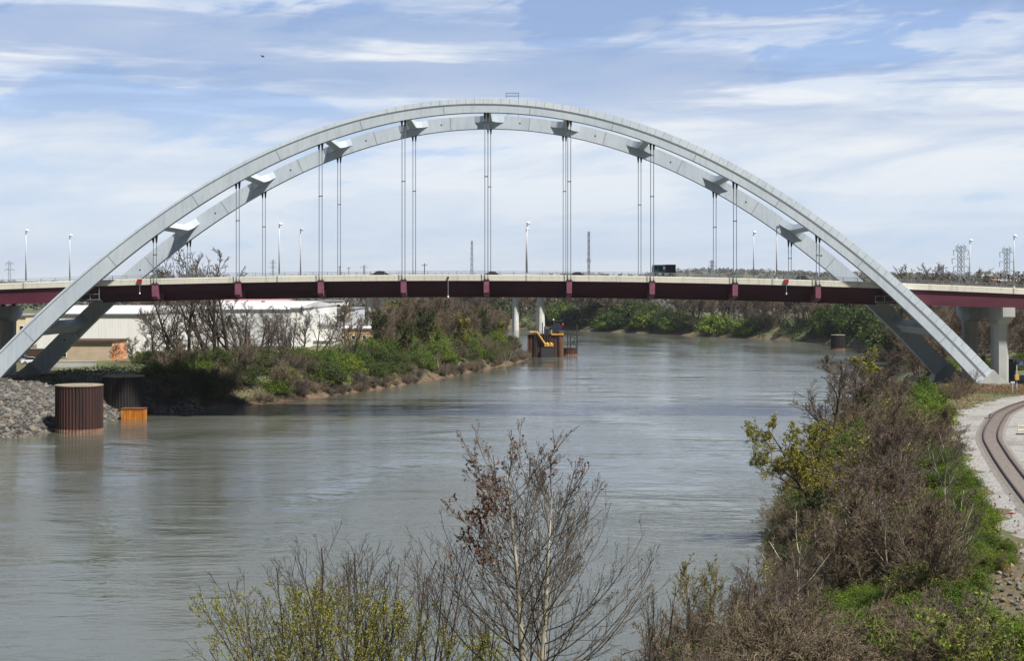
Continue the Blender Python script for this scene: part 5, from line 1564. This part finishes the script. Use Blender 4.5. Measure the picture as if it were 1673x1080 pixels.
while n_ < 230:
    y = 66 + 175 * rng.uniform() ** 1.25
    xr = edge_gravel(y) - 0.8; x = rng.uniform(xr - 24, xr)
    d = on_right(x, y); px_ = px_of(x, y)
    if d < 0.5 or px_ > 1660 or px_ < 1000: continue
    if y > 200 and x > xr - 5: continue
    if px_ < 1300 and y > 90: continue
    if 100 < y < 175 and px_ < 1395 + 0.25 * (y - 136): continue
    if 1315 < px_ < 1465 and y < 77 and rng.uniform() < 0.85: continue
    n_ += 1
    u = rng.uniform(); s = rng.uniform(0.75, 1.4) * (0.78 if y < 95 else 1.1)
    near_edge = xr - x < 4 and y > 92
    if near_edge: s *= 0.5
    if px_ > 1590 and y < 92: continue
    green = (1525 < px_ < 1650 and 88 < y < 142) or (1468 < px_ < 1550 and 176 < y < 245) or (1325 < px_ < 1455 and 71 < y < 90) or (1380 < px_ < 1445 and 150 < y < 190) or (1455 < px_ < 1520 and 96 < y < 112)
    if green and u < 0.9:
        if u < 0.68:
            place(fine_bush[rng.integers(0, 2)] if y < 140 else bushes[rng.integers(0, 2)], "bush", "bright green bush in the brown scrub of the right bank", "bush", x, y, s * 0.62, group="bright green bushes of the right bank")
        else:
            place(hazy_thicket[rng.integers(0, 2)], "leafing_bush", "brown bush just coming into leaf in the right bank scrub", "bush", x, y, s * 0.7, group="leafing bushes of the right bank scrub")
    elif u < 0.16 and not near_edge and y > 78:
        place(brown_bare[rng.integers(0, 3)], "bare_tree", "small bare brown tree tangled in the right bank scrub", "tree", x, y, rng.uniform(0.6, 0.95), group="small bare trees of the right bank scrub")
    elif u < 0.62:
        place(thickets[rng.integers(0, 4)], "bare_bush", "leafless brown bush in the dense scrub of the right bank", "bush", x, y, s, group="bare bushes of the right bank scrub")
    elif u < 0.84:
        place(hazy_thicket[rng.integers(0, 2)], "leafing_bush", "brown bush just coming into leaf in the right bank scrub", "bush", x, y, s, group="leafing bushes of the right bank scrub")
    else:
        place(fine_bush[rng.integers(0, 2)] if y < 140 else bushes[rng.integers(0, 4)], "bush", "bright green bush in the brown scrub of the right bank", "bush", x, y, s * 0.7, group="bright green bushes of the right bank")
for px_, y, s, k in ((1262, 150, 0.6, 0), (1272, 140, 0.6, 1), (1280, 158, 0.7, 2), (1296, 165, 0.8, 3), (1290, 146, 0.8, 0), (1304, 152, 0.9, 1), (1310, 172, 0.9, 0), (1322, 178, 1.0, 2), (1336, 186, 1.0, 1), (1276, 130, 0.6, 0), (1268, 122, 0.5, 2),
                     (1284, 118, 0.6, 1), (1258, 134, 0.45, 3), (1320, 160, 0.9, 3), (1318, 142, 0.9, 2), (1300, 136, 0.8, 0)):
    place(hazy_thicket[k % 2] if k % 2 else thickets[k], "bare_bush", "leafless brown bush in the dense scrub of the right bank", "bush", wx(px_, y), y, s, group="bare bushes of the right bank scrub")
for px_, y, s in ((1500, 88, 0.75), (1530, 84, 0.7), (1560, 80, 0.7), (1585, 86, 0.6), (1545, 76, 0.65), (1490, 78, 0.7), (1515, 74, 0.6), (1470, 84, 0.7), (1600, 76, 0.6), (1430, 72, 0.6), (1350, 92, 0.8), (1540, 128, 0.85), (1535, 140, 0.9), (1550, 146, 0.7)):
    place(fine_bush[0], "bush", "bright green bush in the brown scrub of the right bank", "bush", wx(px_, y), y, s, group="bright green bushes of the right bank")
for px_, y, s in ((1290, 138, 0.75), (1312, 146, 0.9), (1330, 150, 0.95), (1345, 143, 0.9), (1300, 126, 0.7), (1336, 134, 0.8)):
    place(bushes[3], "bush", "olive green bush beneath the leaning tree on the right bank", "bush", wx(px_, y), y, s, group="olive bushes under the leaning tree")
for i, (px_, y, s, k) in enumerate(((1300, 124, 0.8, 0), (1318, 130, 0.9, 1), (1335, 133, 1.0, 2), (1352, 140, 1.0, 3), (1372, 142, 1.0, 0), (1388, 134, 1.0, 1), (1370, 126, 1.0, 2), (1345, 120, 0.9, 3), (1322, 116, 0.8, 1), (1305, 110, 0.8, 0),
                                 (1392, 150, 1.1, 1), (1365, 152, 0.9, 0), (1345, 150, 0.7, 3), (1380, 160, 1.0, 2), (1358, 165, 0.8, 0), (1400, 122, 1.0, 3), (1385, 114, 1.0, 0), (1362, 108, 0.9, 1), (1335, 104, 0.9, 2), (1318, 100, 0.9, 0), (1300, 98, 0.8, 3), (1290, 104, 0.7, 1))):
    place(hazy_thicket[k % 2] if k == 3 else thickets[k], "bare_bush", "leafless brown bush in the dense scrub of the right bank", "bush", wx(px_, y), y, s, group="bare bushes of the right bank scrub")
for px_, y, s in ((1330, 122, 0.7), (1345, 128, 0.75), (1385, 140, 0.8), (1318, 106, 0.6), (1370, 133, 0.7), (1375, 147, 0.7)):
    place(fine_bush[0], "bush", "bright green bush in the brown scrub of the right bank", "bush", wx(px_, y), y, s, group="bright green bushes of the right bank")
for i, (px_, y, s, lab) in enumerate(((1392, 104, 1.0, "pale forked dead tree standing in the right bank scrub near the water"), (1545, 118, 0.8, "slim pale bare tree among the green bushes beside the gravel"), (1450, 92, 0.85, "grey bare tree over the lowest green bushes of the right bank"),
                                  (1560, 86, 0.75, "crooked grey bare tree at the lower end of the gravel"), (1512, 82, 0.7, "small pale bare tree above the stony lower slope"), (1298, 80, 0.9, "bare pale stemmed tree at the water's edge by the straw brown bushes"))):
    place(bare_tree(171 + i, 8, 44, 9, "bark_pale", "twig_grey", twigs=(7, 5), r0=0.12, clear=0.25, lean=0.2, ratio=0.62), "bare_tree", lab, "tree", wx(px_, y), y, s, rz=i * 1.1)
# leaning yellow green tree over the water
g = Gen(81)
st = g.stems(A1([[0, 0, -0.4], [0.2, 0.3, -0.4]]), A1([[-0.7, -0.1, 1.0], [-0.25, 0.1, 1.0]]), A1([8.2, 7.4]), A1([0.16, 0.13]), 9, 0.1, -0.02, 0.2)
l1 = g.children(st, 20, 0.2, 0.97, 52, 0.44, 0.6, 6, 0.14, 0.0, 0.25, 0.45)
l2 = g.children(l1, 9, 0.2, 1.0, 42, 0.5, 0.6, 5, 0.16, 0.0, 0.3)
l3 = g.children(l2, 6, 0.2, 1.0, 42, 0.55, 0.7, 4, 0.18, -0.04, 0.4)
lv = leaves(g.r, np.concatenate([on_stems(g.r, l3, 6, 0.2, 0.06), on_stems(g.r, l2, 4, 0.3, 0.05)]), 0.075)
leaf_mat("leaf_olive", srgb(92, 92, 30), srgb(126, 124, 38), srgb(158, 148, 54), 0.8)
pl = two_meshes("leaning_tree", [(st, 7, 0.03), (l1, 5, 0.02)], [(l2, 4, 0.012), (l3, 3, 0.009)], "bark_dark", "twig_grey", lv, "leaf_olive")
place(pl, "leafing_tree", "olive yellow leafing tree leaning out over the water on the right bank", "tree", wx(1352, 136), 136, 1.25, rz=0.0)
place(budding[1], "budding_tree", "olive budding tree hanging over the right bank's edge under the leaning one", "tree", wx(1335, 128), 128, 0.62, rz=1.0)

# ---- nearest trees
def vase(seed, P0, D0, Ls, rad, nl, ang, bark, twig, limb_trop=0.10, per=(8, 5, 3), t0=0.12, rt=0.006, ratio=0.62, rr1=0.5):
    """upswept open crowned tree, for the trees nearest the camera"""
    g = Gen(seed)
    st = g.stems(A1(P0, dtype=float), A1(D0, dtype=float), A1(Ls, dtype=float), A1(rad, dtype=float), 14, 0.035, 0.03, 0.12)
    l1 = g.children(st, nl, t0, 0.96, ang, ratio, rr1, 10, 0.05, limb_trop, 0.15, 0.62)
    l2 = g.children(l1, per[0], 0.12, 0.95, 36, 0.46, 0.55, 7, 0.06, limb_trop * 0.8, 0.25, 0.55)
    l3 = g.children(l2, per[1], 0.2, 0.97, 32, 0.5, 0.6, 5, 0.08, limb_trop * 0.6, 0.35)
    l4 = g.children(l3, per[2], 0.25, 1.0, 34, 0.5, 0.7, 3, 0.1, 0.05, 0.5)
    return g, st, l1, l2, l3, l4
sx0, sy0 = wx(872, 60), 60.0
sz0 = gz(sx0, sy0)
zb = wz(1080, sy0) - sz0       # height of the picture's lower edge above the root
g = Gen(91)
st = g.stems(A1([[-0.1, 0, -0.3], [0.25, 0.1, -0.3]]), A1([[-0.11, 0.0, 1.0], [0.05, 0.02, 1.0]]), A1([(wz(704, 60) - sz0) * 0.88, (wz(728, 60) - sz0) * 0.86]), A1([0.18, 0.165]), 14, 0.024, 0.02, 0.06)
l1 = g.children(st, 46, 0.16, 0.99, 62, 0.66, 0.3, 14, 0.03, 0.078, 0.15, 0.6, golden=True)
l2 = g.children(l1, 9, 0.12, 0.97, 34, 0.34, 0.5, 8, 0.035, 0.06, 0.3, 0.5)
l3 = g.children(l2, 4, 0.2, 0.97, 32, 0.42, 0.6, 5, 0.05, 0.05, 0.4)
l4 = g.children(l3, 2, 0.25, 1.0, 32, 0.5, 0.75, 3, 0.06, 0.04, 0.5)
allt = np.concatenate([on_stems(g.r, l4, 2, 0.4, 0.02), on_stems(g.r, l3, 2, 0.5, 0.02)])
top = wz(704, 60) - sz0
# rusty leaves cling to the left side and to the tips
blob = np.exp(-((allt[:, 0] + 2.3) / 1.1) ** 2 - ((allt[:, 2] - top + 3.4) / 1.7) ** 2)
tip = np.exp(-((allt[:, 2] - top + 0.9) / 0.9) ** 2)
sel = (g.r.uniform(size=len(allt)) < 1.0 * blob * (np.sin(allt[:, 0] * 3.1) * np.sin(allt[:, 2] * 2.3) > -0.35) + 0.10 * tip + 0.004)
lv = leaves(g.r, allt[sel], 0.07)
pl = two_meshes("plane_tree", [(st, 10, 0.03)], [(l1, 6, 0.013), (l2, 4, 0.008), (l3, 3, 0.0065), (l4, 3, 0.006)], "bark_pale", "twig_dark", lv, "leaf_rust", "dry_leaves")
place(pl, "plane_tree", "tall double trunked bare tree with rusty leaves clinging to its crown, nearest the camera", "tree", sx0, sy0, 1.0, rz=0.0, z=sz0 + 0.05)
def near_tree(seed, px, y, pytop, name, label, n=3, fan=0.3, leaf=None, leafn=(2, 2), lsize=0.05, lzone=None, bark="bark_dark", twig="bark_dark", nl=13, ang=34, per=(5, 2, 1), keep=1.0, trop=0.04, rz=0.0):
    x = wx(px, y); z0 = gz(x, y); H = (wz(pytop, y) - z0) * 0.95
    r_ = np.random.default_rng(seed)
    P0 = np.stack([r_.normal(size=n) * 0.25, r_.normal(size=n) * 0.25, np.full(n, -0.3)], 1)
    D0 = np.stack([np.linspace(-fan, fan, n) + r_.normal(size=n) * 0.04, r_.normal(size=n) * 0.12, np.ones(n)], 1)
    Ls = H * r_.uniform(0.86, 1.03, n)
    g, st, l1, l2, l3, l4 = vase(seed, P0, D0, Ls, np.full(n, 0.07), nl, ang, bark, twig, trop, per, 0.3, ratio=0.42)
    lv = None
    if leaf:
        C = np.concatenate([on_stems(g.r, l3, leafn[1], 0.1, 0.03), on_stems(g.r, l2, leafn[0] * 2, 0.1, 0.04), on_stems(g.r, l1, leafn[0] * 3, 0.3, 0.05)])
        C = C[(C[:, 2] < H * (lzone or 0.9)) & (g.r.uniform(size=len(C)) < keep)]
        lv = leaves(g.r, C, lsize)
    pl = two_meshes(name, [(st, 7, 0.015), (l1, 5, 0.009)], [(l2, 4, 0.006), (l3, 3, 0.0045), (l4, 3, 0.0035)], bark, twig, lv, leaf)
    return place(pl, name, label, "tree", x, y, 1.0, rz=rz, z=z0 + 0.05)
near_tree(101, 488, 56, 862, "budding_tree", "yellow green budding sapling clump, leftmost of the nearest trees", 5, 0.17, "leaf_yellow", (5, 3), 0.036, 0.82)
near_tree(102, 560, 55, 868, "budding_tree", "yellow green budding sapling beside the leftmost clump", 4, 0.2, "leaf_yellow", (5, 3), 0.036, 0.82)
near_tree(121, 448, 57, 930, "budding_tree", "low yellow green budding stems at the left edge of the nearest trees", 4, 0.16, "leaf_yellow", (5, 3), 0.036, 0.85)
near_tree(122, 510, 52, 880, "budding_tree", "tall yellow green budding sapling in the middle of the left clump", 4, 0.2, "leaf_yellow", (5, 3), 0.036, 0.82)
near_tree(123, 610, 57, 890, "budding_tree", "yellow green budding sapling with a tall bare tip", 4, 0.22, "leaf_yellow", (5, 3), 0.036, 0.8)
near_tree(103, 660, 58, 905, "budding_tree", "sparse yellow green budding sapling under the reddish bare one", 4, 0.3, "leaf_yellow", (5, 3), 0.036, 0.78)
near_tree(104, 705, 62, 852, "bare_tree", "reddish grey bare sapling with a few rusty leaves left of the double trunked tree", 4, 0.16, "leaf_rust", (1, 0), 0.05, 1.0, "bark_brown", "twig_brown", keep=0.05)
near_tree(105, 770, 55, 960, "budding_tree", "low yellow green budding sapling at the foot of the double trunked tree", 4, 0.34, "leaf_yellow", (5, 3), 0.036, 0.78)
near_tree(106, 1150, 74, 872, "budding_tree", "brown multi stemmed tree with yellow green tips right of the double trunked tree", 5, 0.3, "leaf_yellow", (2, 1), 0.05, 1.0, "bark_brown", "twig_brown", per=(7, 5, 3), keep=0.45)
near_tree(107, 1072, 66, 930, "bare_tree", "thin forked bare sapling just right of the double trunked tree", 3, 0.22, None, bark="bark_dark", twig="twig_brown")
near_tree(108, 1210, 72, 905, "bare_tree", "reddish brown bare tree right of the yellow tipped one", 5, 0.3, None, bark="bark_brown", twig="twig_purple", per=(7, 5, 3))
near_tree(109, 1270, 78, 890, "bare_tree", "dark twiggy bare tree at the water's edge near the right scrub", 4, 0.3, None, bark="bark_dark", twig="twig_purple", per=(7, 5, 3))
near_tree(110, 1120, 68, 985, "bare_tree", "low brown tangled sapling under the yellow tipped tree", 6, 0.4, None, bark="bark_brown", twig="twig_brown", per=(7, 5, 3))
for i, (px_, y, s) in enumerate(((1200, 64, 0.95), (1240, 66, 1.0), (1150, 62, 0.8), (1280, 68, 1.0), (1255, 61, 0.9), (1310, 72, 1.0), (1190, 60, 0.7), (1330, 66, 0.9))):
    place(thickets[(2, 0, 1, 2)[i % 4]], "bare_bush", "arching straw brown bush at the foot of the right bank", "bush", wx(px_, y), y, s, group="straw brown bushes at the bank foot")

# ---- ground litter, grass and low weeds on the banks
def litter(name, label, n, xr, yr, test, size, leaf, h):
    xs_ = rng.uniform(*xr, n); ys_ = rng.uniform(*yr, n)
    d_, r_ = river_dist(xs_, ys_)
    k_ = test(xs_, ys_, d_, r_)
    xs_, ys_ = xs_[k_], ys_[k_]
    C = np.stack([xs_, ys_, ground(xs_, ys_) + rng.uniform(0.02, h, len(xs_))], -1)
    v, q = leaves(rng, C, size)
    return tag(obj(name, np_mesh(name, v, q, None, MATS[leaf])), label, "ground cover", kind="stuff")
inner = lambda x, y: x < np.interp(y, ge[:, 1], ge[:, 0]) + rng.normal(size=len(x)) * 0.8
litter("dead_leaves", "brown leaf litter and twigs on the right bank", 90000, (-15, 70), (60, 262), lambda x, y, d, r: r & (d > 0.3) & inner(x, y), 0.13, "leaf_straw", 0.35)
litter("weeds", "low green weeds on the right bank", 60000, (-15, 80), (60, 262), lambda x, y, d, r: r & (d > 2) & inner(x, y) & (np.sin(x * 0.35) * np.sin(y * 0.22) + rng.normal(size=len(x)) * 0.4 > 0.25), 0.12, "leaf_dull", 0.4)
litter("bank_weeds", "green and brown weeds covering the left bank slope", 70000, (-85, 8), (268, 520), lambda x, y, d, r: (~r) & (d > 3) & (d < 30), 0.22, "leaf_dull", 0.6)
litter("bank_litter", "brown roots and leaf litter along the left waterline", 30000, (-85, 8), (268, 520), lambda x, y, d, r: (~r) & (d > 0.2) & (d < 8), 0.2, "leaf_straw", 0.5)
litter("dry_grass", "tawny dry grass at the right arch foot", 90000, (62, 90), (232, 268), lambda x, y, d, r: r & (d > 4) & (np.abs(y - 252 + 0.25 * (x - 75)) < 9) & (x < np.interp(y, ge[:, 1], ge[:, 0]) + 2), 0.08, "leaf_straw", 0.7)

# ---- far woods on the skyline
def far_wood(name, label, pts, mtl, hmin, hmax, per=46, leaf_k=0.16):
    n_ = len(pts)
    hs = rng.uniform(hmin, hmax, n_)
    C = np.repeat(np.array(pts), per, 0)
    u = rng.normal(size=(n_ * per, 3)); u /= np.linalg.norm(u, axis=1, keepdims=True); u *= rng.uniform(0.3, 1, (n_ * per, 1)) ** 0.5
    hh = np.repeat(hs, per)[:, None]
    C = C + u * np.concatenate([hh * 0.55, hh * 0.55, hh * 0.5], 1) + np.concatenate([0 * hh, 0 * hh, hh * 0.5], 1)
    v, q = leaves(rng, C, 1.0)
    ctr = np.repeat(C, 4, 0); v = ctr + (v - ctr) * np.repeat(np.repeat(hs, per) * leaf_k, 4)[:, None]
    return tag(obj(name, np_mesh(name, v, q, None, MATS[mtl])), label, "woods", kind="stuff")
leaf_mat("far_grey", srgb(84, 82, 78), srgb(104, 102, 96), srgb(120, 116, 108), 0.02, 0.0)
leaf_mat("far_olive", srgb(70, 76, 60), srgb(88, 92, 72), srgb(104, 106, 86), 0.02, 0.0)
pts = []
for _ in range(4200):
    y = rng.uniform(900, 3400); x = rng.uniform(-0.36, 0.36) * y
    pts.append((x, y, gz(x, y)))
far_wood("distant_wood", "blue grey woods along the skyline beyond the river", pts[:2900], "far_grey", 5, 10)
far_wood("distant_evergreens", "olive woods along the skyline beyond the river", pts[2900:], "far_olive", 5, 9)
p, nr = along(RB, s0 - 60, s1 + 120, 420)
pts = []
for i in range(len(p)):
    dd = rng.uniform(45, 150); q = p[i] + nr[i] * dd
    if river_dist(q[:1], q[1:])[0][0] < 20: q = p[i] - nr[i] * dd
    if river_dist(q[:1], q[1:])[0][0] < 20 or q[1] < 540: continue
    pts.append((q[0], q[1], gz(*q)))
far_wood("far_shore_wood", "dense leafless wood behind the trees of the far shore", pts, "far_grey", 9, 13, 150, 0.06)

xs_ = rng.uniform(-150, 160, 14000); ys_ = rng.uniform(430, 980, 14000)
d_, r_ = river_dist(xs_, ys_)
k_ = r_ & (d_ > 0.2) & (d_ < 16) & (xs_ * 2.2 + 330 < ys_ + 120)
pts = [(x, y, gz(x, y) - 0.9) for x, y in zip(xs_[k_][:620], ys_[k_][:620])]
far_wood("shore_scrub", "dark green scrub filling in between the bushes of the far shore", pts, "leaf_dark", 2.2, 4.5, 90, 0.09)

# ------------------------------------------------------------------ air
hm = bpy.data.materials.new("haze_air")
hm.use_nodes = True
ht = hm.node_tree
ht.nodes.clear()
pv = ht.nodes.new("ShaderNodeVolumePrincipled")
pv.inputs["Color"].default_value = (0.90, 0.94, 0.99, 1)
pv.inputs["Density"].default_value = 0.00005
pv.inputs["Anisotropy"].default_value = 0.2
ho = ht.nodes.new("ShaderNodeOutputMaterial")
ht.links.new(pv.outputs[0], ho.inputs["Volume"])
mb = MB(); mb.box(gx[0] - 20, gx[-1] + 20, gy[0] - 20, gy[-1] + 20, -6, 95)
tag(mb.build("haze", hm), "pale blue haze in the air over the river", "haze", kind="stuff")
